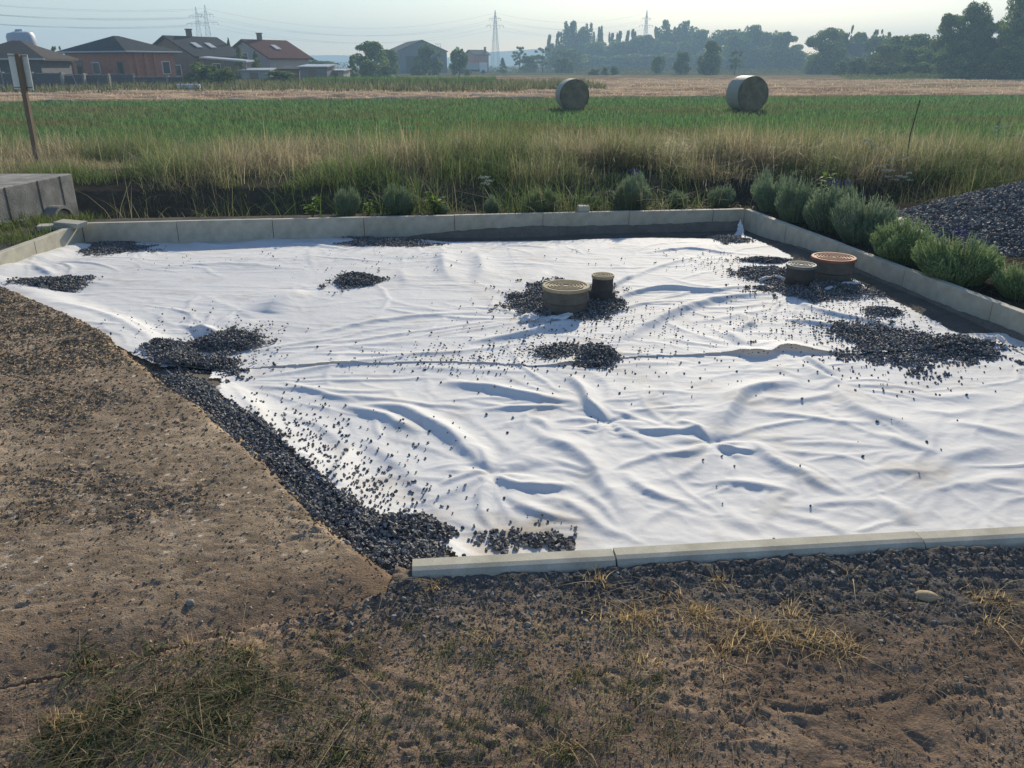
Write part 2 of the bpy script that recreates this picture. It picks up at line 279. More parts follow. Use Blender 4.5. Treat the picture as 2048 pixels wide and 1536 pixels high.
ac = lerp((.20, .145, .10), ac, sst(.05, .45, front + .15 * fbm(AX * 3, AY * 3, 3, 89)))
structure(npmesh('asphalt_apron', np.stack([AX, AY, azz], -1), grid_faces(len(ax), len(ay)), M['apron'], smooth=True, col=ac.reshape(-1, 3)))

# ------------------------------------------------------------ white sheet: folds listed as lines across the photo's ground
folds = [  # (line, height m, half width m)
    ([(560, 700), (650, 668), (760, 645), (900, 632), (1010, 628)], .016, .05), ([(940, 690), (1010, 680), (1080, 665), (1150, 640)], .034, .05), ([(1230, 690), (1320, 645), (1400, 612), (1480, 597), (1560, 588)], .042, .065),
    ([(1215, 612), (1260, 592), (1330, 580), (1420, 584), (1500, 574)], .036, .05), ([(1220, 630), (1290, 610), (1360, 606)], .018, .04), ([(1290, 508), (1380, 500), (1440, 506), (1500, 510)], .022, .05), ([(1250, 560), (1320, 536), (1400, 515)], .018, .05),
    ([(1000, 486), (1060, 490), (1110, 498)], .012, .04), ([(530, 628), (570, 606), (610, 584)], .05, .14), ([(500, 705), (600, 690), (700, 680)], .014, .05), ([(520, 735), (640, 705), (760, 690), (860, 690)], .014, .05),
    ([(110, 620), (200, 640), (280, 680), (330, 712)], .022, .06), ([(240, 640), (320, 690)], .018, .05), ([(30, 560), (120, 560), (240, 575)], .012, .06), ([(60, 530), (90, 545), (110, 560)], .02, .05),
    ([(890, 500), (885, 530), (900, 565)], .03, .09), ([(950, 505), (965, 540), (950, 570)], .026, .09), ([(800, 540), (815, 575)], .012, .07), ([(1100, 540), (1060, 565), (1010, 600)], .02, .06), ([(1230, 575), (1270, 550)], .035, .03),
    ([(1480, 625), (1500, 650), (1460, 668)], .028, .05), ([(1450, 665), (1490, 700)], .03, .05), ([(1560, 640), (1640, 650), (1700, 665)], .022, .05), ([(1580, 600), (1640, 625), (1760, 650), (1820, 660)], .024, .05), ([(1590, 590), (1610, 575), (1640, 600)], .035, .04), ([(1380, 650), (1440, 640), (1560, 615)], .012, .05),
    ([(395, 655), (415, 668), (440, 662)], .05, .05), ([(360, 650), (420, 668), (470, 660)], .022, .05), ([(430, 685), (480, 660), (520, 640)], .016, .05),
    ([(380, 470), (420, 480), (480, 478)], .02, .05), ([(560, 480), (620, 478), (660, 490), (700, 500)], .018, .05), ([(250, 545), (420, 530), (600, 540)], .010, .06), ([(1620, 560), (1700, 590), (1760, 600)], .02, .05),
    # near sheet
    ([(490, 775), (600, 780), (720, 790), (800, 778)], .020, .04), ([(880, 768), (960, 778), (1040, 795), (1110, 805), (1160, 812)], .046, .055), ([(560, 765), (640, 790), (720, 808)], .024, .04), ([(620, 795), (720, 800), (830, 812), (960, 820)], .02, .04), ([(960, 822), (1060, 820), (1150, 815)], .022, .03),
    ([(680, 815), (760, 838), (820, 862), (850, 868)], .034, .05), ([(700, 818), (800, 822), (860, 850), (920, 890), (965, 940)], .044, .055), ([(985, 950), (930, 958), (880, 975)], .024, .025), ([(985, 950), (1040, 972), (1120, 978), (1150, 968)], .034, .04), ([(985, 948), (960, 905), (900, 880)], .02, .03),
    ([(1135, 755), (1165, 785), (1180, 815), (1215, 845)], .044, .04), ([(1060, 835), (1090, 855), (1100, 875)], .022, .04), ([(1065, 850), (1085, 880), (1150, 905), (1195, 955), (1235, 1010), (1250, 1050)], .036, .06), ([(1090, 915), (1180, 950), (1215, 985), (1240, 1035)], .018, .04),
    ([(1215, 845), (1280, 862), (1340, 868), (1400, 862), (1420, 885)], .026, .035), ([(1600, 768), (1530, 778), (1480, 795), (1450, 835), (1425, 885)], .05, .06), ([(1425, 885), (1460, 900), (1520, 905)], .03, .03), ([(1425, 885), (1380, 855), (1350, 850)], .025, .03), ([(1425, 888), (1400, 905), (1330, 910), (1270, 915)], .018, .035),
    ([(1000, 990), (1060, 1020), (1130, 1040), (1180, 1042)], .022, .04), ([(1060, 1000), (1140, 1010), (1200, 1055), (1260, 1070)], .022, .04), ([(1150, 970), (1200, 1010), (1240, 1060)], .018, .04), ([(560, 830), (640, 860), (680, 890), (700, 930)], .02, .06), ([(720, 880), (790, 930), (850, 985)], .018, .06), ([(700, 890), (690, 930), (672, 975), (676, 1000)], .04, .035),
    ([(1660, 765), (1710, 820), (1790, 850), (1870, 885)], .034, .07), ([(1500, 880), (1540, 915), (1600, 945), (1660, 975), (1710, 990)], .030, .05), ([(1240, 945), (1290, 980), (1350, 1000), (1400, 1012)], .024, .045), ([(1400, 962), (1500, 970), (1600, 982)], .024, .04), ([(1490, 822), (1590, 835), (1700, 850), (1760, 845)], .018, .04),
    ([(1500, 795), (1580, 805), (1640, 795), (1680, 780)], .020, .05), ([(1600, 725), (1640, 755), (1670, 765), (1620, 785)], .024, .05), ([(1700, 955), (1780, 945), (1880, 950)], .018, .05), ([(1750, 870), (1830, 900), (1880, 912)], .02, .045), ([(1880, 925), (1950, 910), (1990, 900)], .02, .05), ([(1350, 800), (1340, 760), (1380, 740)], .016, .05), ([(1250, 790), (1340, 790), (1400, 795)], .012, .04), ([(1270, 825), (1360, 830), (1420, 825)], .012, .035),
    ([(1560, 1000), (1600, 1010), (1700, 1000), (1790, 1000)], .014, .05), ([(1440, 1010), (1480, 1040), (1520, 1060)], .016, .05), ([(1750, 990), (1790, 1020), (1810, 1050)], .026, .05), ([(1940, 980), (2000, 965), (2060, 960)], .02, .05), ([(1780, 780), (1880, 800), (1990, 790)], .014, .05), ([(1900, 850), (1990, 870), (2060, 880)], .018, .05), ([(1820, 820), (1900, 835), (1960, 820)], .014, .05),
    ([(500, 740), (470, 765), (450, 768)], .02, .03), ([(1610, 715), (1640, 740), (1655, 755)], .03, .04), ([(1500, 730), (1480, 745)], .01, .04), ([(780, 735), (1000, 745), (1100, 748)], .010, .04)]
def flow(x, y): return -.45 + 1.0 * fbm(np.array([x * .55]), np.array([y * .55]), 2, 140)[0] + .25 * (x - 1) * (1 if y < 5 else .4)
rc = np.random.default_rng(21); fine_folds = []
for k in range(300):
    y = 2.6 + 5.8 * rc.random() ** 1.5; x = rc.uniform(-.62, .72) * y; L_ = rc.uniform(.25, 1.1) * (1 if y < 5 else 1.2); pts = [(x, y)]; off = rc.normal(0, .45)
    for j in range(5): an = flow(*pts[-1]) * (1.5 if y < 5 else .6) + rc.normal(0, .22) + off; pts.append((pts[-1][0] + math.cos(an) * L_ / 5, pts[-1][1] + math.sin(an) * L_ / 5))
    fine_folds.append((pts, rc.uniform(.002, .0095) * (1 if y < 5 else .8), rc.uniform(.012, .04)))
for (ax_, ay_, n_, a0, a1, l0, l1, am) in [(985, 950, 12, 0, 360, .2, .75, .011), (1425, 885, 13, 0, 360, .25, .8, .011), (1205, 838, 11, 0, 360, .25, .8, .011), (1165, 812, 8, 120, 215, .4, 1.1, .013), (448, 765, 9, -60, 25, .5, 1.3, .012), (500, 705, 10, -15, 45, .7, 2.2, .012), (1085, 640, 9, 140, 215, .5, 1.6, .012), (1240, 612, 8, -35, 40, .4, 1.3, .012), (1590, 595, 10, 150, 260, .5, 1.7, .013), (1485, 705, 8, 20, 160, .2, .7, .010), (1840, 905, 10, 90, 270, .3, .9, .010), (1670, 770, 9, -110, 30, .3, .9, .010), (680, 985, 9, 20, 130, .3, .9, .012), (1000, 1100, 8, 20, 150, .3, .8, .010), (1260, 1080, 9, 50, 175, .3, .9, .011), (1500, 1060, 8, 40, 160, .3, .8, .009), (1800, 1050, 8, 40, 160, .3, .9, .009), (1430, 480, 9, 190, 300, .4, 1.3, .010), (900, 480, 9, 200, 340, .4, 1.4, .010), (620, 480, 9, 200, 340, .4, 1.4, .010), (300, 480, 8, 220, 340, .4, 1.2, .010), (70, 520, 8, -40, 20, .4, 1.4, .012), (410, 665, 8, 60, 200, .3, 1.0, .012)]:
    c_ = P(ax_, ay_, ZF)
    for k in range(n_):
        an = R(a0 + (a1 - a0) * (k + rc.uniform(.1, .9)) / n_); L_ = rc.uniform(l0, l1); kb = rc.normal(0, .35); st_ = rc.uniform(.0, .12)
        pts = [(c_[0] + math.cos(an + kb * t * t) * (st_ + L_ * t), c_[1] + math.sin(an + kb * t * t) * (st_ + L_ * t)) for t in (0, .33, .66, 1)]; fine_folds.append((pts, am * rc.uniform(.4, 1.15), rc.uniform(.016, .034)))
FO = []
for p, a, w in fine_folds:
    p = smooth_line(p, 3); q = np.array(p); FO.append((p, a, w, q[:, 0].min() - 3 * w, q[:, 0].max() + 3 * w, q[:, 1].min() - 3 * w, q[:, 1].max() + 3 * w))
for px, a, w in folds:
    w = w * (.95 if px[0][1] > 720 else .9); a = a * (.95 if px[0][1] > 720 else 1.15); p = smooth_line([P(u, v, ZF) for u, v in px], 5); q = np.array(p); FO.append((p, a, w, q[:, 0].min() - 3 * w, q[:, 0].max() + 3 * w, q[:, 1].min() - 3 * w, q[:, 1].max() + 3 * w))
def fabric_h(x, y):
    x = np.asarray(x, float); y = np.asarray(y, float)
    wx = x + .30 * fbm(x * 1.1, y * 1.1, 2, 101); wy = y + .22 * fbm(x * 1.1, y * 1.1, 2, 102)
    z = ZF + .018 * fbm(x * .7, y * .7, 2, 103) - .065 * sst(7.2, 8.3, y - .12 * (x + 4.5))
    nearw = 1 - sst(4.2, 5.4, y + .2 * x)
    r1 = 1 - np.abs(vn(wx * 1.5 + wy * .8, wy * 3.2 - wx * .9, 104)); r2 = 1 - np.abs(vn(wx * 3.1 - wy, wy * 4.6 + wx * 1.2, 105)); r3 = 1 - np.abs(vn(wx * 1.4, wy * 8.5 + wx, 106)); r4 = 1 - np.abs(vn(wx * 5.5 + wy * 2, wy * 7.5 - wx * 2, 107))
    mm = .35 + .65 * sst(-.4, .4, vn(x * .9, y * .9, 108))
    z = z + (.0024 * r1 ** 3 + .0016 * r2 ** 4) * (.35 + .65 * nearw) * mm + (.0030 * r3 ** 5) * (1.1 - .95 * nearw) + .0015 * r4 ** 4 * mm + (.006 + .004 * nearw) * fbm(wx * 2.2, wy * 2.2, 2, 109) + .0014 * (1 - np.abs(vn(wx * 9 + wy * 3, wy * 15 - wx * 4, 112))) ** 5 + .0012 * (1 - np.abs(vn(wx * 4 - wy * 9, wy * 7 + wx * 9, 113))) ** 6 * mm
    acc = np.zeros(x.shape)
    for p, a, w, x0, x1, y0, y1 in FO:
        m = (x > x0) & (x < x1) & (y > y0) & (y < y1)
        if not np.any(m): continue
        xm, ym = x[m], y[m]; d, sd, rn = segdist(xm + .012 * vn(xm * 9, ym * 9, 7), ym + .012 * vn(xm * 9, ym * 9, 8), p)
        q = np.array(p); t = q[-1] - q[0]; sg = 1 if t[0] > 0 else -1                    # steeper towards the camera
        ww = w * np.where(sd * sg < 0, .75, 1.3); tp = np.sin(np.pi * np.clip(rn, 0.0, 1)) ** .7 * (1 - .5 * sst(0, w * 2, d) * ((rn <= 0) | (rn >= 1)))
        acc[m] += (.98 * a * tp * (.72 * np.exp(-(d / (1.1 * ww)) ** 2) + .28 * np.exp(-np.sqrt((d / (.6 * ww)) ** 2 + .02)))) ** 4
    z = z + acc ** .25
    # edges pinned down beside the near kerb and the apron
    for cx, cy in (P(985, 950, ZF), P(1425, 885, ZF), P(1215, 845, ZF)):
        d = np.hypot(x - cx, y - cy); th = np.arctan2(y - cy, x - cx); z = z - .014 * np.exp(-(d / .05) ** 2) + .006 * np.exp(-((d - .14) / .1) ** 2) * np.cos(th * 7 + 2 * np.cos(th))
    ed = np.full(x.shape, 9.); m = (x < .3) & (y < 6.6)
    if m.any(): ed[m] = segdist(x[m], y[m], apr_edge)[0]
    z = z + .075 * (1 - sst(.1, .46, ed))
    ye = 2.30 + .0955 * (x + .34); z = z + .05 * np.exp(-np.clip(y - ye, 0, 9) / .10) * (x > -.3)
    return z
seam_px = [(410, 752), (470, 742), (500, 739), (600, 736), (720, 731), (860, 728), (1000, 732), (1100, 737), (1240, 722), (1330, 716), (1420, 713), (1475, 712), (1500, 717), (1540, 716), (1575, 704), (1620, 708), (1670, 709), (1740, 711), (1850, 704), (1980, 700), (2150, 700), (2500, 760)]
seam = smooth_line([P(a, b, ZF) for a, b in seam_px], 6)
far_poly = [P(a, b, ZF) for a, b in [(-260, 560), (-120, 552), (-20, 545), (15, 530), (45, 524), (60, 510), (85, 505), (105, 490), (122, 486), (130, 482), (150, 486), (158, 468), (168, 462), (200, 461), (235, 460), (270, 465), (330, 468), (400, 469), (470, 470), (520, 465), (560, 469), (640, 466), (730, 466), (800, 466), (900, 473), (960, 472), (1040, 471), (1120, 472), (1200, 471), (1280, 470), (1360, 468), (1420, 468), (1465, 461), (1483, 448), (1494, 462), (1520, 478), (1555, 497), (1590, 520), (1625, 540), (1680, 545), (1735, 575), (1780, 600), (1832, 625), (1872, 645), (1895, 660), (1930, 672), (1960, 678), (1985, 672), (2010, 690), (2060, 716), (2200, 770), (2520, 870)]]
far_poly = far_poly[:] + seam[::-1] + [P(a, b, ZF) for a, b in [(330, 765), (200, 700), (0, 600), (-260, 600)]]
near_poly = [(p[0], p[1] + .34) for p in seam if p[0] < 6] + [(4.4, 2.55), (3.5, 2.60), (-.05, 2.33)] + [P(a, b, ZF) for a, b in [(880, 1112), (770, 1108), (728, 1086), (694, 1048), (660, 1010), (622, 974), (590, 940), (556, 908), (505, 866), (470, 836), (448, 812), (440, 788), (440, 768), (415, 775)]]
DUST = [(P(1020, 1085, ZF), .28, 1.0), (P(560, 880, ZF), .18, .5), (P(700, 990, ZF), .2, .5), (P(1060, 600, ZF), .35, .35), (P(1560, 560, ZF), .5, .3), (P(1190, 735, ZF), .22, .4), (P(1850, 715, ZF), .4, .4), (P(1850, 940, ZF), .16, .5), (P(1500, 830, ZF), .3, .22), (P(1690, 790, ZF), .15, .35), (P(1560, 900, ZF), .18, .3)]
def sheet(name, poly, lift, label, step):
    p = np.array(poly); X = np.arange(max(p[:, 0].min(), -6.2), min(p[:, 0].max(), 4.3), step); Y = np.arange(p[:, 1].min() - .02, p[:, 1].max() + .02, step)
    X, Y = np.meshgrid(X, Y); ew = .018; ins = inpoly(X + ew * vn(X * 7, Y * 7, 1) + .006 * vn(X * 30, Y * 30, 2), Y + .008 * vn(X * 20, Y * 20, 4), poly)
    Z = fabric_h(X, Y) + lift(X, Y); Fc = grid_faces(X.shape[1], X.shape[0]); k = ins.ravel()[Fc].all(1)
    Fc = Fc[k]; used, inv = np.unique(Fc, return_inverse=True); du = np.zeros(X.shape)
    for c, rr, am in DUST: du = np.maximum(du, am * np.exp(-(np.hypot(X - c[0], Y - c[1]) / rr) ** 2))
    nn = fbm(X * 5, Y * 5, 5, 150); du = np.clip(du * sst(-.3, .4, nn) * .9 + .22 * sst(.28, .5, nn) + .10 * sst(.0, .6, fbm(X * 1.3, Y * 1.3, 4, 151)), 0, 1)
    cf = lerp((.80, .795, .78), (.47, .41, .33), du).reshape(-1, 3)[used]; V = np.stack([X, Y, Z], -1).reshape(-1, 3)[used]
    o = npmesh(name, V, inv.reshape(-1, 4), M['fabric'], smooth=True, col=cf); return tag(o, label, 'geotextile sheet')
def lift_far(x, y):
    d, sd, rn = segdist(x, y, seam); z = (.006 + 0 * x + .002 * (1 - sst(0, .05, d))) * (.1 + .9 * sst(-1.7, -1.3, x))
    for c, a, w in ((1505, .034, .10), (1590, .04, .20), (1450, .008, .2), (1130, .012, .1), (640, .006, .3), (1800, .01, .2)):
        q = P(c, 712, ZF); z = z + a * np.exp(-((x - q[0]) / w) ** 2) * np.exp(-(d / .13) ** 2)
    tip = P(1483, 450, ZF); z = z + .12 * np.exp(-(np.hypot(x - tip[0], y - tip[1]) / .10) ** 2)
    fr = FL[1] + (x - FL[0]) * (FR[1] - FL[1]) / (FR[0] - FL[0]) - y
    z = z + .035 * np.exp(-(np.clip(fr - .12, 0, 9) / .09) ** 2) * (1 - sst(-2.8, -2.0, x)) * (.6 + .6 * vn(x * 2.3, y * 0, 33)) + .05 * np.exp(-(np.clip(x + 4.5, 0, 9) / .12) ** 2) * (.6 + .8 * vn(y * 3.3, x, 34))
    z = z + .028 * (np.abs(vn(x * 1.2 + 3, y * 9 + x * 3, 35)) < .3) * 0
    return z
sheet('geotextile_sheet', far_poly, lift_far, 'large white geotextile sheet covering the far half of the pit round the inspection shafts', .0135)
sheet('geotextile_sheet', near_poly, lambda x, y: 0 * x, 'rumpled white geotextile sheet covering the near half of the pit up to the near kerb', .011)

# ------------------------------------------------------------ stones
def rot_mats(n):
    q = rng.normal(size=(n, 4)); q /= np.linalg.norm(q, axis=1)[:, None]; w, x, y, z = q.T
    return np.stack([1 - 2 * (y * y + z * z), 2 * (x * y - z * w), 2 * (x * z + y * w), 2 * (x * y + z * w), 1 - 2 * (x * x + z * z), 2 * (y * z - x * w), 2 * (x * z - y * w), 2 * (y * z + x * w), 1 - 2 * (x * x + y * y)], -1).reshape(n, 3, 3)
CUBE = np.array([(-1, -1, -1), (1, -1, -1), (1, 1, -1), (-1, 1, -1), (-1, -1, 1), (1, -1, 1), (1, 1, 1), (-1, 1, 1)], float)
CF = np.array([(0, 3, 2, 1), (4, 5, 6, 7), (0, 1, 5, 4), (1, 2, 6, 5), (2, 3, 7, 6), (3, 0, 4, 7)])
def stones(x, y, z, size, c0=(.055, .053, .052), c1=(.28, .272, .262)):
    n = len(x); B = CUBE[None] * (1 + rng.uniform(-.42, .25, (n, 8, 3))) * rng.uniform(.55, 1.15, (n, 1, 3)); B = np.einsum('nij,nkj->nki', rot_mats(n), B) * (np.asarray(size)[:, None, None] * .5)
    V = B + np.stack([x, y, z], -1)[:, None]; Fc = (CF[None] + 8 * np.arange(n)[:, None, None]).reshape(-1, 4)
    t = rng.random(n) ** 1.5; c = np.asarray(c0) + (np.asarray(c1) - np.asarray(c0)) * t[:, None]; c = np.repeat(c, 8, 0); return V.reshape(-1, 3), Fc, c
def join(parts):
    V = []; Fc = []; C = []; n = 0
    for v, f, c in parts: V.append(v); Fc.append(f + n); C.append(c); n += len(v)
    return np.concatenate(V), np.concatenate(Fc), np.concatenate(C)
surf = lambda x, y: np.where(inpoly(x, y, far_poly), fabric_h(x, y) + .012, np.where(inpoly(x, y, near_poly), fabric_h(x, y), ground_h(x, y)))
def heap(label, ell, hgt=.04, size=.0122, loose=250, name='gravel_heap', dens=6600, strip=None):
    parts = []; sx = []; sy = []; scx = []; scy = []
    E_ = []
    for (px, py, rx, ry, rot) in ell:
        c = np.array(P(px, py, ZF)); rx = rx * .9; ry = ry * .9; ux = (P(px + rx, py, ZF)[0] - c[0]); uy = .5 * (P(px, py - ry, ZF)[1] - P(px, py + ry, ZF)[1]); E_.append((c, ux, uy, R(rot)))
    def dens_at(x, y):
        v = np.full(x.shape, -9.)
        for c, a, b, r in E_:
            dx = x - c[0]; dy = y - c[1]; u = (dx * math.cos(r) + dy * math.sin(r)) / a; w = (-dx * math.sin(r) + dy * math.cos(r)) / b
            if strip and a == .15: continue
            v = np.maximum(v, 1 - np.sqrt(u * u + w * w) * (1 + .32 * vn(x * 5, y * 5, 13) + .25 * vn(x * 14, y * 14, 14)))
        if strip: d, _, rn = segdist(x, y, strip[0]); v = np.maximum(v, 1 - d / (strip[1] * (1 + .3 * vn(x * 4, y * 4, 15))))
        return v
    if strip:
        for q in strip[0]: E_.append((np.array(q), .15, .15, 0))
    x0 = min(c[0] - 2.0 * max(a, b) for c, a, b, r in E_); x1 = max(c[0] + 2.0 * max(a, b) for c, a, b, r in E_); y0 = min(c[1] - 2.0 * max(a, b) for c, a, b, r in E_); y1 = max(c[1] + 2.0 * max(a, b) for c, a, b, r in E_)
    N_ = int((x1 - x0) * (y1 - y0) * dens * (.019 / size) ** 2); X = rng.uniform(x0, x1, N_); Y = rng.uniform(y0, y1, N_); D = dens_at(X, Y)
    ok = rng.random(N_) < sst(-.95, .30, D) ** 3.6
    ye = 2.345 + .0955 * (X + .34); ok &= (Y > ye) & (Y < 9.0 + .127 * (X + .6)) & ~inpoly(X + .02, Y, apr_poly)
    for c in chambers: ok &= np.hypot(X - c[0], Y - c[1]) > c[2] * .92
    X, Y, D = X[ok], Y[ok], D[ok]; dome = hgt * np.clip(D * 1.6, 0, 1) ** .7; Z = surf(X, Y) + .003 + dome * rng.uniform(.25, 1, len(X)) + size * .15
    parts.append(stones(X, Y, Z, size * rng.uniform(.5, 1.25, len(X))))
    gx, gy = np.meshgrid(np.arange(x0, x1, .02), np.arange(y0, y1, .02)); d = dens_at(gx, gy); ye = 2.33 + .0955 * (gx + .34)
    gzz = surf(gx, gy) + hgt * np.clip(d * 1.6, 0, 1) ** .7 * .8 - .004; m = (d > .12) & (gy > ye) & ~inpoly(gx, gy, apr_poly); ff = grid_faces(gx.shape[1], gx.shape[0]); k = m.ravel()[ff].all(1)
    if k.any(): parts.append((np.stack([gx, gy, gzz], -1).reshape(-1, 3), ff[k], np.tile((.05, .051, .054), (gx.size, 1))))
    V, Fc, C = join(parts); o = npmesh(name, V, Fc, M['gravel'], col=C); return tag(o, label, 'gravel heap') if name == 'gravel_heap' else tag(o, label, 'gravel', kind='stuff')
chambers = []
def chamber(px, py, r_top, r_bot, h, lidm, label, spokes=True, sm='shaft'):
    zt = ZF + h; x, y = P(px, py, zt); chambers.append((x, y, r_bot)); t = empty('inspection_shaft', (x, y, ZF - .02)); tag(t, label, 'inspection shaft', 'plastic inspection shafts standing in the pit')
    hh = h + .02; MB().lathe([(r_bot, -.03), (r_bot * .99, hh * .45), (r_top * 1.0, hh * .5), (r_top * .965, hh * .72), (r_top * .96, hh - .022)]).build('shaft', M[sm], t, True)
    b = MB().lathe([(r_top * .97, hh - .024), (r_top * 1.03, hh - .022), (r_top * 1.03, hh - .004), (r_top * 1.0, hh), (r_top * .90, hh), (r_top * .885, hh - .006), (.001, hh - .006)])
    lid = b.build('lid', M[lidm], t, True); rb = MB()
    for k in range(1, 6 if r_top > .12 else 4):
        rr = r_top * .86 * k / (6 if r_top > .12 else 4); rb.lathe([(rr, hh - .008), (rr + .003, hh + .001), (rr + .009, hh + .001), (rr + .012, hh - .008)], 48)
    for k in range(8 if spokes else 6):
        a = k * math.pi / (4 if spokes else 3) + .2; rb.bar((r_top * .15 * math.cos(a), r_top * .15 * math.sin(a), hh - .004), (r_top * .86 * math.cos(a), r_top * .86 * math.sin(a), hh - .0055), .0028)
    rb.build('rib_pattern', M[lidm], lid); MB().lathe([(r_top * .13, hh - .012), (r_top * .13, hh - .0045), (.001, hh - .0045)], 16).build('lifting_recess', M['dark'], lid)
    return t
chamber(1132, 570, .172, .160, .20, 'beigelid', 'wide dark shaft with a beige ribbed lid, standing in a ring of gravel mid-pit')
chamber(1206, 549, .085, .105, .21, 'beigelid', 'small tapered shaft with a beige lid, just behind the wide beige-lidded one', False, 'darkshaft')
chamber(1603, 528, .118, .112, .205, 'greylid', 'narrow shaft with a grey lid, in front of the red-lidded shaft by the right kerb', False, 'darkshaft')
chamber(1668, 513, .178, .165, .21, 'redlid', 'wide shaft with a red-brown lid, close to the right kerb')
heap('flat gravel heap in the shade at the far left corner of the pit', [(222, 487, 54, 13, 0)], .03, loose=60)
heap('low gravel heap in the far kerb\'s shade, left of centre', [(780, 478, 72, 9, 0)], .03)
heap('round dark gravel heap alone on the sheet, left of the shafts', [(706, 565, 44, 17, 0)], .045)
heap('thin gravel heap at the upper end of the asphalt edge', [(105, 573, 54, 13, 20)], .045)
heap('ring of gravel round the wide beige-lidded shaft', [(1125, 605, 84, 30, 0), (1185, 618, 50, 16, 0)], .03)
heap('gravel spread round the grey-lidded and red-lidded shafts', [(1540, 552, 62, 15, 0), (1600, 580, 66, 22, 0), (1525, 524, 55, 4, 0), (1680, 582, 48, 17, 0)], .025)
heap('small gravel heap in the far right corner of the pit', [(1458, 473, 30, 9, 0)], .02)
heap('small dense gravel heap on the seam in the middle of the sheets', [(1195, 720, 44, 24, 0)], .055)
heap('thin scatter of gravel left of the dense heap on the seam', [(1120, 706, 50, 17, 0)], .008, dens=2600, name='scattered_gravel')
heap('long gravel heap beside the asphalt edge, across the left end of the seam', [(445, 690, 62, 22, 25), (400, 738, 84, 22, -8), (355, 712, 40, 18, 0)], .04)
heap('short gravel heap by the right kerb, above the large right heap', [(1765, 628, 38, 9, 0)], .02)
heap('large gravel heap at the right end of the seam', [(1920, 696, 80, 22, 0)], .045)
heap('loose gravel strewn left of the large right heap', [(1740, 672, 100, 26, -20), (1790, 712, 100, 26, 0)], .004, dens=2300, name='scattered_gravel')
heap('coarse gravel heap at the bottom corner between asphalt and near kerb', [(850, 1072, 84, 26, 0), (790, 1086, 40, 20, 0)], .034, .0135)
heap('narrow strip of gravel along the asphalt edge', [ (740, 1100, 26, 14, 0)], .014, .0125, strip=([(q[0] + .065, q[1] + .045) for q in apr_edge[9:]] + [P(830, 1122, ZF)], .098))
heap('small gravel patch against the near kerb, right of the coarse heap', [(1108, 1084, 36, 13, -15)], .012, .017)
heap('light scatter of gravel and dust on the sheet by the near kerb', [(1010, 1082, 75, 22, 0)], .003, .014, dens=2600, name='scattered_gravel')
# single stones strewn over the sheets
SX = []; SY = []
for (cx, cy, rx, ry, n) in [(950, 725, 260, 30, 330), (1050, 690, 160, 45, 260), (1250, 700, 160, 60, 200), (1500, 660, 170, 60, 260), (1720, 670, 190, 50, 500), (1720, 600, 120, 40, 240), (1800, 740, 200, 45, 190), (1450, 530, 90, 18, 160), (1300, 520, 160, 20, 45), (780, 530, 160, 22, 60), (560, 530, 260, 30, 30), (380, 670, 160, 50, 120), (560, 800, 90, 60, 60), (600, 870, 80, 60, 200), (680, 940, 110, 70, 260), (740, 1000, 110, 50, 240), (800, 880, 170, 80, 50), (900, 1000, 120, 50, 30), (1080, 1060, 120, 30, 36), (1500, 770, 420, 50, 34), (1200, 800, 300, 60, 20), (1800, 830, 240, 110, 20), (1000, 620, 120, 40, 50), (1240, 640, 80, 30, 90), (300, 520, 200, 30, 26), (1680, 640, 130, 30, 160), (1500, 940, 500, 110, 14), (510, 665, 50, 25, 110), (500, 720, 60, 30, 90)]:
    n = int(n * .72); a = rng.normal(0, .55, (n, 2)); q = [P(cx + u * rx, cy + v * ry, ZF) for u, v in a]; SX += [p[0] for p in q]; SY += [p[1] for p in q]
SX = np.array(SX); SY = np.array(SY); ok = (inpoly(SX, SY, far_poly) | inpoly(SX, SY, near_poly)) & (SY > 2.36 + .0955 * (SX + .34)) & ~inpoly(SX, SY, apr_poly); SX, SY = SX[ok], SY[ok]
v, f, c = stones(SX, SY, surf(SX, SY) + .004, rng.uniform(.005, .0125, len(SX))); tag(npmesh('loose_stones', v, f, M['gravel'], col=c), 'single dark stones strewn over the white sheets', 'loose stones', kind='stuff')
# grit and clods of the soil outside the near kerb and on the apron
def strew(name, label, n, reg, size, c0, c1, hf, power=1, cat='grit', m='pebble'):
    X = rng.uniform(reg[0], reg[1], n); Y = rng.uniform(reg[2], reg[3], n); k = hf(X, Y); X, Y = X[k], Y[k]; S = size[0] + (size[1] - size[0]) * rng.random(len(X)) ** power
    inA = inpoly(X, Y, apr_poly); S = S * np.where(inA, np.clip(Y / 3.2, .75, 1.5), 1); Z = np.where(inA, apron_h(X, Y)[0], ground_h(X, Y) + dirt_detail(X, Y)) - S * .12
    v, f, c = stones(X, Y, Z, S, c0, c1); return tag(npmesh(name, v, f, M[m], col=c), label, cat, kind='stuff')
outk = lambda X, Y: (Y < 2.20 + .0955 * (X + .34)) & ~inpoly(X, Y, apr_poly) & (rng.random(len(X)) > .93 * print_mask(X, Y))
strew('grit', 'dark grit and small stones along the outside of the near kerb', 26000, (-.7, 2.3, 1.75, 2.5), (.004, .014), (.085, .078, .07), (.30, .28, .245), lambda X, Y: outk(X, Y) & (rng.random(len(X)) < sst(-.3, .25, Y - 2.0 - .0955 * (X + .34) + .14 * fbm(X * 4, Y * 4, 3, 70)) ** 1.2 + .02), 2.2)
strew('soil_crumbs', 'brown crumbs of soil scattered over the bare foreground', 15000, (-1.7, 1.9, 1.35, 2.1), (.003, .010), (.14, .105, .075), (.34, .26, .185), outk, 2.5, 'soil')
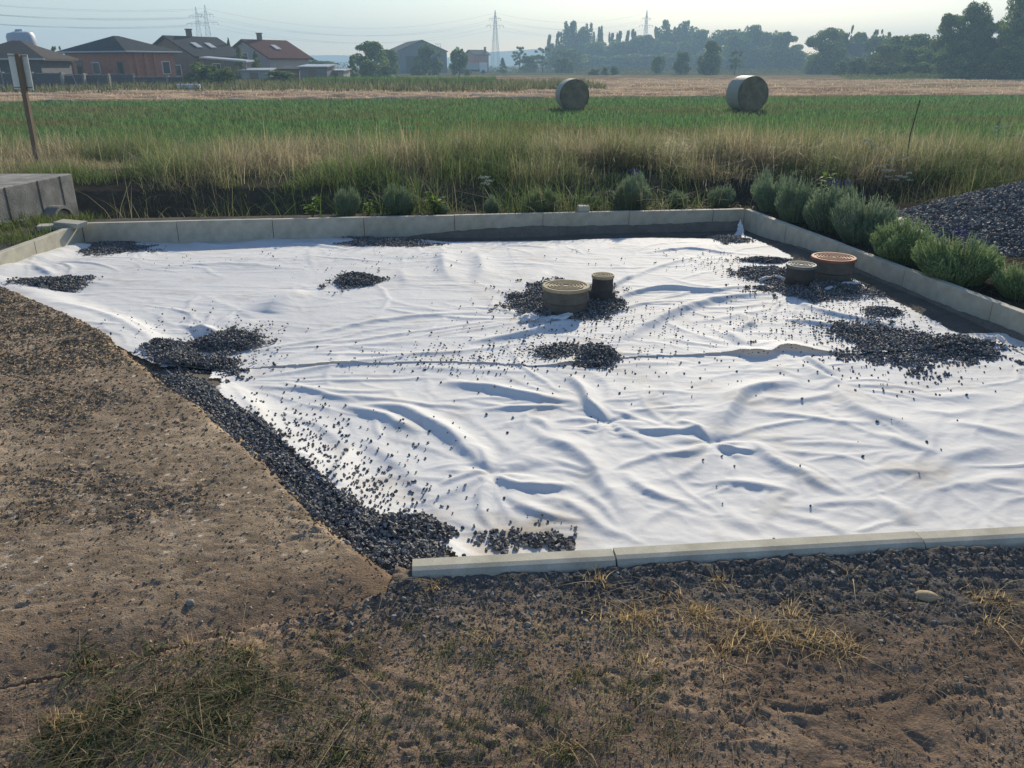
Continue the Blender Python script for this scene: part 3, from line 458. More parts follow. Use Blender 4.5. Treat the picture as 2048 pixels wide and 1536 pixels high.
strew('asphalt_chips', 'chips and pebbles lying on the worn asphalt', 150000, (-4.2, -.4, 1.5, 6.0), (.0035, .013), (.13, .098, .066), (.50, .38, .25), lambda X, Y: inpoly(X, Y, apr_poly) & (rng.random(len(X)) < .25 + .8 * sst(-.1, .25, fbm(X * 1.9, Y * 2.6, 4, 51))), 1.8, 'chips')

# ------------------------------------------------------------ kerb blocks
ordn = ['first', 'second', 'third', 'fourth', 'fifth', 'sixth', 'seventh', 'eighth', 'ninth', 'tenth', 'eleventh']
def kerb_row(p0, p1, lens, th, label, group, sgn=1, rnd=.0, dirty=True, from_end=False):
    p0 = np.array(p0, float); p1 = np.array(p1, float); d = p1 - p0; L = np.linalg.norm(d); d /= L; ang = math.atan2(d[1], d[0]); s = 0; i = 0; n = len(lens)
    for i, l in enumerate(lens):
        l = min(l, L - s); jit = random.uniform(-.004, .004); prof = [(0, -.32), (0, -.004), (.004, 0)]
        if rnd: prof += [(th - rnd, 0), (th - rnd * .55, -rnd * .14), (th - rnd * .22, -rnd * .42), (th, -rnd), (th, -.32)]
        else: prof += [(th - .006, 0), (th, -.006), (th, -.32)]
        b = MB(); m = len(prof); v = [(u, -sgn * a, z) for u in (.003, l - .003) for a, z in prof]; b.add(v, [tuple(range(m)), tuple(range(m, 2 * m))[::-1]] + [(k, (k + 1) % m, m + (k + 1) % m, m + k) for k in range(m)])
        if rnd: b.lathe([(th * .22, -.2), (th * .22, -.012), (th * .2, -.006)], 12, (l - .003, -sgn * th * .42))
        o = b.build('kerb_block', M['kerb'], None, False, 0); o.location = (p0[0] + d[0] * s, p0[1] + d[1] * s, jit * .6); o.rotation_euler = (random.uniform(-.006, .006), random.uniform(-.002, .002), ang + random.uniform(-.004, .004))
        tag(o, label % (ordn[n - 1 - i] if from_end else ordn[i]), 'kerb block', group); s += l
kerb_row((-.34, 2.30), (3.9, 2.705), [.69, 1.1, 1.1, 1.1], .088, 'pale rounded concrete kerb block in the near row, %s from its left end', 'rounded kerb blocks along the near side', 1, .04)
kerb_row(FL, FR, [.96, 1.0, .98, 1.0, 1.0, 1.0, 1.0, .4], .07, 'flat grey concrete edging block in the far row, %s from the left corner', 'edging blocks along the far side', -1)
kerb_row((FR[0], FR[1]), RN, [1.0] * 7, .07, 'grey concrete edging block in the right row, %s from the far corner', 'edging blocks along the right side', -1)
kerb_row((-4.55, 5.6), (-4.55, 8.48), [.98, 1.0, .9], .07, 'grey concrete edging block in the left row, %s from the far corner', 'edging blocks along the left side', -1, from_end=True)
# soil banked against the inside foot of the far and right kerbs
def bank(p0, p1, w, label):
    p0 = np.array(p0); p1 = np.array(p1); d = p1 - p0; L = np.linalg.norm(d); d /= L; nrm = np.array((d[1], -d[0])); s = np.arange(0, L, .03); t = np.linspace(0, 1, 12); S, T = np.meshgrid(s, t)
    ww = w * sst(-.1, 1.3, S) * (1 + .2 * fbm(S * 2, S * 0, 2, 73)); X = p0[0] + d[0] * S + nrm[0] * T * ww; Y = p0[1] + d[1] * S + nrm[1] * T * ww; Z = -.145 - .14 * (1 - sst(0, 1.6, S)) + .02 * fbm(S * 1.5, T * 0, 2, 71) - (.19) * T ** .7 + .01 * fbm(X * 12, Y * 12, 3, 72) - .12 * (T >= 1)
    o = npmesh('soil_bank', np.stack([X, Y, Z], -1), grid_faces(len(s), len(t)), M['ground'], smooth=True, col=np.tile((.17, .15, .125), (X.size, 1))); return structure(o)
bank((FL[0] + 2.7, FL[1] + .34 - .003), (FR[0] - .02, FR[1] - .006), .22, ''); bank((FR[0] - .004, FR[1]), (RN[0] - .004, RN[1]), .42, '')

# ------------------------------------------------------------ blades
def blades(x, y, z, h, w, lean, yaw=None, segs=3, bend=.6, c0=(.05, .08, .02), c1=(.12, .14, .05), droop=0):
    n = len(x); yaw = rng.uniform(0, 2 * np.pi, n) if yaw is None else yaw; la = rng.uniform(0, 2 * np.pi, n); L = np.abs(rng.normal(0, 1, n)) * lean
    h = np.broadcast_to(h, n); w = np.broadcast_to(w, n); V = np.zeros((n, segs + 1, 2, 3)); sx = np.cos(yaw) * w * .5; sy = np.sin(yaw) * w * .5
    for i in range(segs + 1):
        t = i / segs; off = L * h * (t * (1 - bend) + bend * t * t); cz = h * t * (1 - .35 * np.clip(L, 0, 1.6) * t); cx = x + np.cos(la) * off; cy = y + np.sin(la) * off; k = (1 - t) ** .6 * (1 if i < segs else 0) + .08
        V[:, i, 0] = np.stack([cx - sx * k, cy - sy * k, z + cz], -1); V[:, i, 1] = np.stack([cx + sx * k, cy + sy * k, z + cz], -1)
    b = (segs + 1) * 2; Fc = np.array([(2 * i, 2 * i + 1, 2 * i + 3, 2 * i + 2) for i in range(segs)]); Fc = (Fc[None] + b * np.arange(n)[:, None, None]).reshape(-1, 4)
    t = rng.random((n, 1)); c0 = np.asarray(c0); c1 = np.asarray(c1); c = c0 + (c1 - c0) * t; c = c * rng.uniform(.75, 1.25, (n, 1)); return V.reshape(-1, 3), Fc, np.repeat(c, b, 0)
GREEN0, GREEN1 = (.045, .08, .018), (.13, .17, .045); DRY0, DRY1 = (.20, .15, .07), (.42, .33, .17)
def mixc(t, a, b): return np.asarray(a) * (1 - t[:, None]) + np.asarray(b) * t[:, None]
# tall verge grass beyond the kerb
def verge(n, x0, x1, y0, y1, hmin, hmax, w, s, dry, name='verge_grass', label='', bare=None, lean=1.0):
    X = rng.uniform(x0, x1, n); Y = y0 + (y1 - y0) * rng.random(n); X = X * (Y / y1) ** .9 if False else X
    vis = np.abs(X) < .70 * Y + 1.2; k = vis
    if bare is not None: k &= bare(X, Y)
    k &= rng.random(len(X)) < .12 + 1.1 * sst(-.42, .0, fbm(X * 1.1, Y * 1.9, 3, s + 9))
    X, Y = X[k], Y[k]; n = len(X); pt = sst(-.28, .28, fbm(X * .9, Y * 1.6, 4, s)); dr = np.clip(dry(X, Y) - .04 * X / 4 - .04 + 1.0 * (pt - .5) + rng.normal(0, .2, n), 0, 1)
    gcol = mixc(rng.random(n), (.06, .10, .035), (.21, .28, .09)); dcol = mixc(rng.random(n), (.17, .14, .08), (.56, .47, .30)); c = gcol * (1 - dr[:, None]) + dcol * dr[:, None]; low = (Y < 11.3 + .11 * X)[:, None]; c = np.where(low, c * np.array((.62, .66, .62)), c)  # low blades: moist green, and darkened in colour for the bank's shade
    face = (Y > 9.9 + .11 * X) & (Y < 11.5 + .11 * X) & (X < 5); H_ = (1 - .5 * face) * (1 - .6 * (X < -5.6) * (Y < 14.2)) * (1 - .35 * sst(15, 19, Y)) * rng.uniform(hmin, hmax, n) * (.40 + 1.25 * sst(-.5, .5, fbm(X * .9, Y * 1.5, 3, s + 5))); return blades(X, Y, ground_h(X, Y), H_, w * rng.uniform(.7, 1.3, n), lean, None, 3, .6, c, c)
def verge_ok(X, Y):                              # nothing grows in the dug ditch at the left, or under the culvert and the mound
    b = (Y > 9.15 + .127 * X + .05); bed = (Y < 11.3 + .12 * X) & (rng.random(len(X)) > .30 + .5 * (fbm(X * 1.3, Y * 1.3, 3, 160) > .05))
    ditchzone = (X < -1.7 + .6 * vn(Y * 2, X, 3)) & (Y < 11.3 + .11 * X + .5 * vn(X * 1.9, Y, 5)) & (rng.random(len(X)) > .5)
    head = (X < -5.0) & (Y < 11.3); right = (X > 2.45) & (Y < 9.9 + .2 * (X - 2.4)); return b & ~bed & ~ditchzone & ~head & ~right
dryf = lambda X, Y: .16 + .46 * sst(11.3, 12.6, Y) - .26 * sst(14.5, 18.5, Y)
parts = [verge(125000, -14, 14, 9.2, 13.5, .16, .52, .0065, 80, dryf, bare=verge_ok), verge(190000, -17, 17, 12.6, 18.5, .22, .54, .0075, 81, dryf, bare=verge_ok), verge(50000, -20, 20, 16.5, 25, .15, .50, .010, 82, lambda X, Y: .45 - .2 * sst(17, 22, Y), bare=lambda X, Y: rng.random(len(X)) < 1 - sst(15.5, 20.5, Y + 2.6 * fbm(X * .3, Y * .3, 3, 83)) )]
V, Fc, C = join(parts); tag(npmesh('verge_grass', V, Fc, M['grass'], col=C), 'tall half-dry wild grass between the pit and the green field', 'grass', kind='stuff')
# seed stalks above the grass
n = 3200; X = rng.uniform(-14, 14, n); Y = rng.uniform(9.8, 20, n); k = verge_ok(X, Y) & (np.abs(X) < .7 * Y + 1); X, Y = X[k], Y[k]
V, Fc, C = join([blades(X, Y, ground_h(X, Y), rng.uniform(.30, .68, len(X)), .006, .75, None, 4, .8, (.30, .26, .17), (.52, .46, .32))]); tag(npmesh('seed_stalks', V, Fc, M['grass'], col=C), 'pale dry seed stalks standing above the verge grass', 'grass', kind='stuff')
# short grass left of the left kerb, before the culvert
n = 16000; X = rng.uniform(-8.2, -4.62, n); Y = rng.uniform(6.6, 9.9, n); k = (fbm(X * 1.5, Y * 1.5, 3, 90) > -.25 - .5 * (Y > 8.3)) & (X < -4.62 - .35 * (Y < 7.6)); X, Y = X[k], Y[k]; hb = rng.uniform(.05, .13, len(X)) + .22 * (Y > 8.7) * (X < -5.7) * rng.random(len(X))
V, Fc, C = join([blades(X, Y, ground_h(X, Y), hb, .007, .5, None, 3, .6, (.05, .085, .02), (.16, .19, .06))]); tag(npmesh('short_grass', V, Fc, M['grass'], col=C), 'short green grass left of the pit, in front of the culvert', 'grass', kind='stuff')

# ------------------------------------------------------------ crop and stubble fields
def gline(px_list, z): return [P(a, b, z) for a, b in px_list]
ZC = -.345
cx = np.concatenate([-np.array(geo(1, 80, 60))[::-1], [0], geo(1, 80, 60)]); c_near = 17.; yl = [P(0, 206, ZC), P(2048, 191, ZC)]
def crop_far(x): a, b = yl; return a[1] + (x - a[0]) * (b[1] - a[1]) / (b[0] - a[0])
T_, S_ = np.meshgrid(np.linspace(0, 1, 60), cx, indexing='ij'); Yc = 15 + T_ * (np.clip(crop_far(S_), 34, 62) - 15)
structure(npmesh('crop_field', np.stack([S_, Yc, np.full(S_.shape, ZC) - .25 * (T_ < .02)], -1), grid_faces(len(cx), 60), M['crop'], smooth=True))
def field_blades(n, y0, y1, h, w, c0, c1, far=None, lean=.5):
    u = rng.random(n); Y = y0 * (y1 / y0) ** u; X = rng.uniform(-.70, .70, n) * Y; k = Y < (np.clip(crop_far(X), 34, 62) if far is None else far(X)); X, Y = X[k], Y[k]; n = len(X)
    pt = sst(.05, .35, fbm(X * .12, Y * .45, 4, 95)); c = mixc(rng.random(n), c0, c1); c = c * (1 - .6 * pt[:, None]) + np.asarray((.17, .13, .06)) * .6 * pt[:, None]
    return blades(X, Y, np.full(n, ZC), rng.uniform(h * .6, h * 1.2, n), w * (Y / 30), lean, None, 2, .5, c, c)
V, Fc, C = join([field_blades(120000, 16.5, 56, .20, .030, (.06, .13, .04), (.14, .25, .085))]); tag(npmesh('green_crop', V, Fc, M['grass'], col=C), 'low green fodder crop in the band beyond the verge', 'crop', kind='stuff')
Yv = np.array(geo(36, 175, 330)); Xv = np.concatenate([-np.array(geo(1, 130, 110))[::-1], [0], geo(1, 130, 110)]); SX2, SY2 = np.meshgrid(Xv, Yv)
def stub_h(x, y):
    row = y + .12 * x + .8 * vn(x * .06, y * .06, 4); r = np.abs(np.sin(row * 1.05 * (1 - .35 * sst(50, 90, y)))); a = 1 - .6 * sst(85, 150, y); return ZC + .02 + .19 * a * np.clip(fbm(x * .55, y * 1.5, 3, 96) + .6 * r ** 3 - .15, 0, 1)
sz = stub_h(SX2, SY2); inb = (SY2 > np.clip(crop_far(SX2), 30, 62) - .3)
sc_ = lerp((.21, .135, .085), (.52, .385, .255), sst(.02, .13, sz - ZC)); g = sst(.1, .35, fbm(SX2 * .05, SY2 * .12, 3, 97)) * sst(60, 90, SY2); sc_ = lerp(sc_, (.16, .17, .075), g * .7)
sz = np.where(inb, sz, ZC - .3); structure(npmesh('stubble_field', np.stack([SX2, SY2, sz], -1), grid_faces(len(Xv), len(Yv)), M['stubble'], smooth=True, col=sc_.reshape(-1, 3)))
n = 80000; u = rng.random(n); Y = 36 * (120 / 36) ** u; X = rng.uniform(-.7, .7, n) * Y; k = Y > np.clip(crop_far(X), 30, 62); X, Y = X[k], Y[k]; z = stub_h(X, Y); k = (z > ZC + .04) | (rng.random(len(X)) < .3); X, Y, z = X[k], Y[k], z[k]
V, Fc, C = join([blades(X, Y, z - .02, rng.uniform(.06, .22, len(X)), .035 * (Y / 45), 1.2, None, 2, .5, (.30, .21, .14), (.66, .50, .34))]); tag(npmesh('straw', V, Fc, M['grass'], col=C), 'loose cut straw lying in rows on the stubble field', 'straw', kind='stuff')
# green strip left of the stubble and along the woods' foot
n = 26000; X = rng.uniform(-62, 8, n); Y = rng.uniform(60, 96, n); k = (Y > 62 + .10 * (X + 40)) & (X < 4 - .4 * (Y - 60) + 24 * ((Y > 70))); X, Y = X[k], Y[k]
V, Fc, C = join([blades(X, Y, np.full(len(X), ZC), rng.uniform(.3, .8, len(X)), .10, .4, None, 2, .5, (.06, .085, .03), (.20, .19, .09))]); tag(npmesh('rough_grass', V, Fc, M['grass'], col=C), 'rough grass strip below the houses at the far left', 'grass', kind='stuff')

# ------------------------------------------------------------ lavender along the kerbs
def make_lavender(seed, flowers, g=0):
    r = np.random.default_rng(seed); n = 2300; a = r.uniform(0, 2 * np.pi, n); u = np.sqrt(r.random(n)); th = u * 1.25; bx = .25 * u * np.cos(a); by = .25 * u * np.sin(a)
    L = r.uniform(.75, 1.1, n) * (.85 + .2 * np.sin(a * 2 + seed) + .14 * np.sin(a * 5 + 2 * seed)) * r.choice([1, 1, 1, .7], n); segs = 3; V = np.zeros((n, 4, 2, 3)); yaw = r.uniform(0, 6.28, n); w = .0068
    ln = .58 - .20 * u * u
    for i in range(4):
        t = i / 3; rr = np.sin(th * .5) * ln * L * t ** .9; V[:, i, :, 0] = (bx + rr * np.cos(a))[:, None]; V[:, i, :, 1] = (by + rr * np.sin(a))[:, None]; V[:, i, :, 2] = (ln * L * t * np.cos(th * .62 * t ** .5))[:, None]
        k = (1 - .5 * t) * w; V[:, i, 0, 0] -= np.cos(yaw) * k; V[:, i, 1, 0] += np.cos(yaw) * k; V[:, i, 0, 1] -= np.sin(yaw) * k; V[:, i, 1, 1] += np.sin(yaw) * k
    Fc = np.array([(2 * i, 2 * i + 1, 2 * i + 3, 2 * i + 2) for i in range(3)]); Fc = (Fc[None] + 8 * np.arange(n)[:, None, None]).reshape(-1, 4); t = r.random((n, 1)); c = np.array(((.12, .17, .10), (.12, .18, .08))[g]) * (1 - t) + np.array(((.30, .38, .24), (.33, .42, .19))[g]) * t
    me = npmesh('foliage', V, Fc, M['lav'], col=np.repeat(c, 8, 0), obj=False)
    # leaflets along the stems
    m = 14000; j = r.integers(0, n, m); t = r.uniform(.15, 1, m); p0 = V[j, 1].mean(1) * (1 - t[:, None]) + V[j, 3].mean(1) * t[:, None]; d = r.normal(0, 1, (m, 3)); d[:, 2] = np.abs(d[:, 2]) + .6; d /= np.linalg.norm(d, axis=1)[:, None]; s = np.cross(d, r.normal(0, 1, (m, 3))); s /= np.linalg.norm(s, axis=1)[:, None]
    l = r.uniform(.03, .055, m)[:, None]; q = np.stack([p0 - s * .0042, p0 + s * .0042, p0 + d * l + s * .002, p0 + d * l - s * .002], 1); V2, F2, C2 = join([(V.reshape(-1, 3), Fc, np.repeat(c, 8, 0)), (q.reshape(-1, 3), np.arange(4 * m).reshape(-1, 4), np.repeat(np.array(((.12, .17, .10), (.12, .18, .08))[g]) + r.random((m, 1)) * np.array(((.20, .24, .14), (.22, .27, .12))[g]), 4, 0))])
    root = empty('lavender_bush'); bpy.data.meshes.remove(me); npmesh('foliage', V2, F2, M['lav'], root, col=C2)
    if flowers:
        k = flowers; a = r.uniform(0, 6.28, k); rr = r.uniform(0, .28, k); X, Y, Z = rr * np.cos(a), rr * np.sin(a), np.full(k, .50) - rr * .3
        parts = [blades(X, Y, Z * .7, np.full(k, .30), .005, .15, None, 2, .5, (.12, .15, .09), (.16, .19, .12))]; v = parts[0][0].reshape(k, 3, 2, 3)[:, 2].mean(1)
        parts.append(stones(v[:, 0], v[:, 1], v[:, 2], np.full(k, .022), (.07, .055, .20), (.16, .12, .38))); parts.append(stones(v[:, 0], v[:, 1], v[:, 2] + .02, np.full(k, .016), (.07, .055, .20), (.16, .12, .38)))
        V, Fc, C = join(parts); npmesh('flower_spikes', V, Fc, M['lav'], root, col=C)
    return root
LV = [make_lavender(1, 4), make_lavender(2, 14), make_lavender(3, 0), make_lavender(4, 3), make_lavender(5, 0, 1), make_lavender(6, 12, 1)]; lused = [False] * 6; kseq = [0]
def lavender(px, py, wpx, hpx, kind, label):
    kseq[0] += 1; kind = kind if kind in (1, 4, 5) else {0: (0, 3), 2: (2, 0)}[kind][kseq[0] % 2]
    x, y = P(px, py, -.04); x, y = (x + .17, y + .10) if px > 1475 else (x, y + .10); s = 1600 / (y * math.cos(PITCH) + 1.6 * math.sin(PITCH)); o = LV[kind] if not lused[kind] else copy_tree(LV[kind]); lused[kind] = True
    o.location = (x, y + .05, -.06); sw = wpx / s / (.73 if px > 1475 else .84); o.scale = (sw, sw * random.uniform(.8, 1.1), hpx / s / .58); o.rotation_euler = (0, 0, random.uniform(0, 6)); tag(o, label, 'lavender', 'lavender bushes planted along the kerbs')
for a in [(691, 432, 50, 52, 2, 'small round lavender bush behind the far kerb, leftmost of its row'), (798, 430, 68, 56, 0, 'wide round lavender bush behind the far kerb, second from the left'), (878, 430, 34, 24, 2, 'tiny lavender bush beside a bright green leafy weed at the far kerb'), (983, 428, 36, 34, 2, 'small upright lavender bush behind the middle of the far kerb'), (1086, 425, 68, 46, 4, 'low spreading lavender bush right of the middle of the far kerb'),
          (1185, 420, 32, 30, 2, 'small lavender bush right beside the little concrete stub at the far kerb'), (1268, 418, 92, 70, 1, 'largest lavender bush of the far row, with purple flowers'), (1358, 416, 40, 32, 2, 'small lavender bush right of the largest one in the far row'), (1447, 414, 52, 40, 0, 'low lavender bush just left of the far right kerb corner'),
          (1520, 425, 62, 66, 0, 'lavender bush right behind the far right kerb corner'), (1565, 445, 70, 82, 0, 'tall lavender bush, second along the right kerb from the corner'), (1630, 462, 84, 88, 1, 'tall lavender bush with purple tips, third along the right kerb'), (1700, 488, 104, 88, 0, 'broad lavender bush along the right kerb, level with the mound\'s cloth edge'),
          (1782, 528, 112, 84, 4, 'yellow-green lavender bush right of the red-lidded shaft'), (1885, 570, 124, 92, 5, 'wide bright lavender bush with purple spikes in front of the gravel mound'), (2020, 600, 92, 66, 4, 'low lavender bush at the right edge of the picture'), (1505, 405, 50, 60, 0, 'lavender bush standing behind the corner, at the back of the right row'), (1660, 440, 60, 70, 1, 'lavender bush in the second line behind the tall ones at the right')]: lavender(*a)
n = 16000; X = rng.uniform(-1.8, 5.4, n); Y = rng.uniform(4.2, 10.2, n); kf = 9.10 + .127 * (X + .6) + .02; kr = 2.80 - (Y - 9.4) * .173 + .05
k = ((Y > kf + .0) & (Y < kf + .75) & (X < 2.9)) | ((X > kr) & (X < kr + 1.1) & (Y < 9.9)); X, Y = X[k], Y[k]
V, Fc, C = join([blades(X, Y, ground_h(X, Y) + .004, rng.uniform(.015, .07, len(X)), .006, 3.5, None, 3, .7, (.045, .035, .025), (.24, .19, .12))]); tag(npmesh('dry_mulch', V, Fc, M['grass'], col=C), 'dry brown plant litter on the soil under the lavender', 'litter', kind='stuff')
# leafy weeds
def weed(px, py, hpx, label, col=((.10, .20, .02), (.24, .38, .06))):
    x, y = P(px, py, -.05); s = 1600 / (y * math.cos(PITCH) + .6); h = hpx / s; root = empty('leafy_weed', (x, y, -.06)); tag(root, label, 'weed'); st = MB(); lv = []
    for k in range(5):
        a = random.uniform(0, 6.28); tx, ty = .3 * h * math.cos(a), .3 * h * math.sin(a); hh = h * random.uniform(.6, 1); st.tube([(0, 0, 0), (tx * .4, ty * .4, hh * .5), (tx, ty, hh)], .004, 4); 
        for j in range(16): t = random.uniform(.25, 1); lv.append((tx * t, ty * t, hh * t))
    st.build('stem', M['bark'], root); p = np.array(lv); m = len(p); d = rng.normal(0, 1, (m, 3)); d[:, 2] = np.abs(d[:, 2]) * .4; d /= np.linalg.norm(d, axis=1)[:, None]; sd = np.cross(d, (0, 0, 1)); sd /= np.linalg.norm(sd, axis=1)[:, None] + 1e-6; l = rng.uniform(.06, .12, m)[:, None] * h / .35
    q = np.stack([p, p + d * l * .5 + sd * l * .3, p + d * l - np.array((0, 0, 1)) * l * .2, p + d * l * .5 - sd * l * .3], 1); npmesh('leaves', q.reshape(-1, 3), np.arange(4 * m).reshape(-1, 4), M['grass'], root, col=np.repeat(np.array(col[0]) + rng.random((m, 1)) * (np.array(col[1]) - np.array(col[0])), 4, 0))
weed(738, 430, 34, 'small bright green leafy weed between two lavender bushes at the far kerb'); weed(872, 430, 52, 'bright green broad-leaved weed behind the far kerb, the taller one'); weed(625, 436, 46, 'yellow-green leafy weed left of the lavender row'); weed(1640, 400, 60, 'light green leafy clump above the right lavender row', ((.08, .16, .03), (.18, .28, .07)))
def umbel(px, py, Y, hh, label):
    x, y, z = Q(px, py, Y); g = float(ground_h(np.array([x]), np.array([Y]))[0]); root = empty('white_umbel_flower', (x, y, g)); tag(root, label, 'wild flower', 'white umbel flowers in the verge'); h = z - g; MB().tube([(0, 0, 0), (.02, 0, h * .5), (0, .02, h * .9)], .004, 4).build('stem', M['bark'], root); st = []
    for k in range(5):
        cx, cy, cz = random.uniform(-.12, .12), random.uniform(-.1, .1), h * .95 + random.uniform(-.12, .06)
        for j in range(26): st.append((cx + random.gauss(0, .025), cy + random.gauss(0, .025), cz + random.gauss(0, .006)))
    st = np.array(st); v, f, c = stones(st[:, 0], st[:, 1], st[:, 2], np.full(len(st), .011), (.45, .46, .38), (.7, .7, .62)); npmesh('flower_head', v, f, M['lav'], root, col=c)
for a in [(1795, 318, 12.2, 1, 'white umbel flower low in the verge above the gravel mound'), (1812, 345, 11.6, 1, 'lowest white umbel flower above the gravel mound'), (1770, 335, 11.9, 1, 'white umbel flower left of the others above the mound'), (2000, 252, 14, 1, 'tall white umbel flower at the right edge, against the green field'), (2030, 262, 14.2, 1, 'white umbel flower farthest right in the verge'), (1035, 272, 16, 1, 'pale umbel flower at the field edge near the centre'), (1745, 285, 13, 1, 'small pale umbel flower left of the tall bare stem'), (965, 350, 10.3, 1, 'pale umbel flower above the small upright lavender bush'), (1905, 300, 13.5, 1, 'pale umbel flower in the verge behind the gravel mound'), (30, 440, 8.6, 1, 'white wild flower in the grass in front of the culvert')]: umbel(*a)
a = Q(1810, 335, 12.5); b = Q(1840, 200, 12.5); tag(MB().tube([(a[0], a[1], a[2] - .4), a, (.5 * (a[0] + b[0]) - .03, 12.5, .5 * (a[2] + b[2])), b], .008, 5).build('bare_stem', M['bark']), 'tall thin bare stem leaning in the verge above the gravel mound', 'plant stem')

# ------------------------------------------------------------ foreground tufts
def tufts(name, label, spots, n, h, w, c0, c1, lean=1.0, m='grass'):
    parts = []
    for (px, py, r, k) in spots:
        x, y = P(px, py, -.07); q = int(n * k); X = x + rng.normal(0, r, q); Y = y + rng.normal(0, r, q); parts.append(blades(X, Y, ground_h(X, Y) - .004, rng.uniform(h * .5, h * 1.25, q), w, lean, None, 4, .7, c0, c1))
    V, Fc, C = join(parts); return tag(npmesh(name, V, Fc, M[m], col=C), label, 'grass', kind='stuff')
gs = [(330 + 230 * u, 1455 + 75 * v - 70 * u, .010 + .02 * rng.random(), .15 + .9 * rng.random() ** 2) for u, v in rng.uniform(-1, 1, (62, 2))] + [(430 + 300 * u, 1420 + 110 * v, .018, .3) for u, v in rng.uniform(-1, 1, (60, 2))] + [(480, 1330, .03, 1), (450, 1320, .02, .6), (500, 1400, .03, 1), (60, 1520, .035, 1), (110, 1510, .03, 1), (560, 1400, .03, .6)]
tufts('weedy_grass', 'thick dark green grass patch at the bottom left of the soil', gs, 52, .036, .0042, (.010, .016, .006), (.13, .16, .06), 2.4, 'weed')
tufts('dry_weeds', 'dry brown stalks mixed into the dark grass patch at the bottom left', gs, 22, .05, .003, (.10, .065, .04), (.42, .34, .2), 3.0)
gs = [(900, 1310, .014, .5), (960, 1330, .02, .6), (1080, 1285, .02, .6), (1150, 1370, .02, .6), (1180, 1360, .02, .7), (1200, 1390, .02, .6), (1060, 1385, .03, .8), (1030, 1400, .03, .7), (1310, 1385, .03, 1), (1280, 1400, .03, .7), (1340, 1500, .03, 1), (1250, 1480, .03, .5), (900, 1470, .04, .7), (760, 1370, .015, .4), (830, 1380, .02, .5), (700, 1420, .03, .5), (1120, 1480, .03, .4), (620, 1480, .04, .6), (820, 1270, .012, .3), (920, 1262, .01, .5), (1420, 1260, .015, .2), (1000, 1350, .04, .5), (890, 1360, .03, .4), (1100, 1440, .04, .4), (740, 1300, .03, .2), (960, 1440, .03, .6), (650, 1350, .03, .3)]
gs += [(600 + 750 * u, 1260 + 270 * v, .02, .25) for u, v in rng.random((150, 2))]
tufts('sparse_grass', 'small green grass tufts dotted over the bare soil', gs, 50, .030, .0026, (.035, .055, .015), (.17, .20, .07), 1.2)
gs = [(1270, 1260, .035, 1.3), (1280, 1250, .03, 1), (1380, 1240, .03, 1.2), (1400, 1250, .03, 1), (1500, 1265, .02, .7), (1540, 1290, .03, 1), (1600, 1290, .03, 1.2), (1640, 1300, .035, 1.2), (1690, 1310, .025, 1), (1500, 1290, .04, 1.2), (1440, 1310, .04, 1), (1580, 1240, .02, .6), (870, 1195, .015, .5), (1190, 1180, .02, .4), (1440, 1180, .015, .5), (1960, 1215, .03, .7), (2000, 1220, .03, .6), (1980, 1270, .03, .5), (1300, 1340, .03, .6), (1130, 1500, .02, .5), (120, 1450, .02, .8), (180, 1440, .02, .5), (1700, 1170, .01, .1), (1330, 1210, .04, .6), (1200, 1240, .05, .5), (970, 1290, .02, .4), (500, 1310, .015, .5), (380, 1300, .01, .1), (1410, 1350, .03, .4)]
tufts('dry_straw_tufts', 'dry yellow straw tufts lying on the soil right of centre', gs, 85, .042, .0032, (.24, .165, .08), (.66, .50, .26), 1.6)
n = 5000; X = rng.uniform(-1.6, 2.2, n); Y = rng.uniform(1.35, 2.2, n); k = outk(X, Y); X, Y = X[k], Y[k]; tag(npmesh('straw_bits', *(lambda t: (t[0], t[1]))(q := blades(X, Y, ground_h(X, Y) + .001, rng.uniform(.008, .03, len(X)), .0016, 6, None, 3, .8, (.14, .10, .06), (.42, .33, .2))), M['grass'], col=q[2]), 'short bits of dry stalk scattered over the bare soil', 'straw', kind='stuff')

# ------------------------------------------------------------ small things lying about
def rock(px, py, z, w, d, h, m, label, cat='stone', name='stone', rz=0.0, seed=1):
    x, y = P(px, py, z); r = np.random.default_rng(seed); b = MB(); prof = [(.35, 0), (.85, .12), (1, .4), (.86, .72), (.5, .95), (.01, 1)]; b.lathe([(p, q) for p, q in prof], 18); v = np.array(b.v)
    v *= (w / 2, d / 2, h); v *= 1 + .10 * np.sin(v[:, :1] * 60 + seed) * np.cos(v[:, 1:2] * 70); b.v = [tuple(p) for p in v]; o = b.build(name, M[m], None, True); o.location = (x, y, z - h * .25); o.rotation_euler = (.1, .05, rz); return tag(o, label, cat)
rock(1852, 1196, -.044, .085, .045, .030, 'stone', 'smooth pale tan stone on the soil at the lower right', rz=-.35)
rock(380, 1207, -.03, .026, .022, .018, 'concrete', 'small grey pebble on the asphalt at the lower left')
rock(1418, 1181, -.07, .022, .018, .018, 'concrete', 'small grey stone in the grit in front of the near kerb')
rock(1895, 750, ZF, .03, .02, .02, 'brownroof', 'brown stone lying just right of the large right gravel heap', seed=5) if False else None
a = P(1482, 1460, -.072); b = P(1512, 1424, -.072); tag(MB().tube([(a[0], a[1], -.058), (.5 * (a[0] + b[0]), .5 * (a[1] + b[1]), -.050), (b[0], b[1], -.040)], .0062, 10).build('wooden_stick', M['stick'], None, True), 'short brown stick lying on the soil at the bottom right', 'stick')
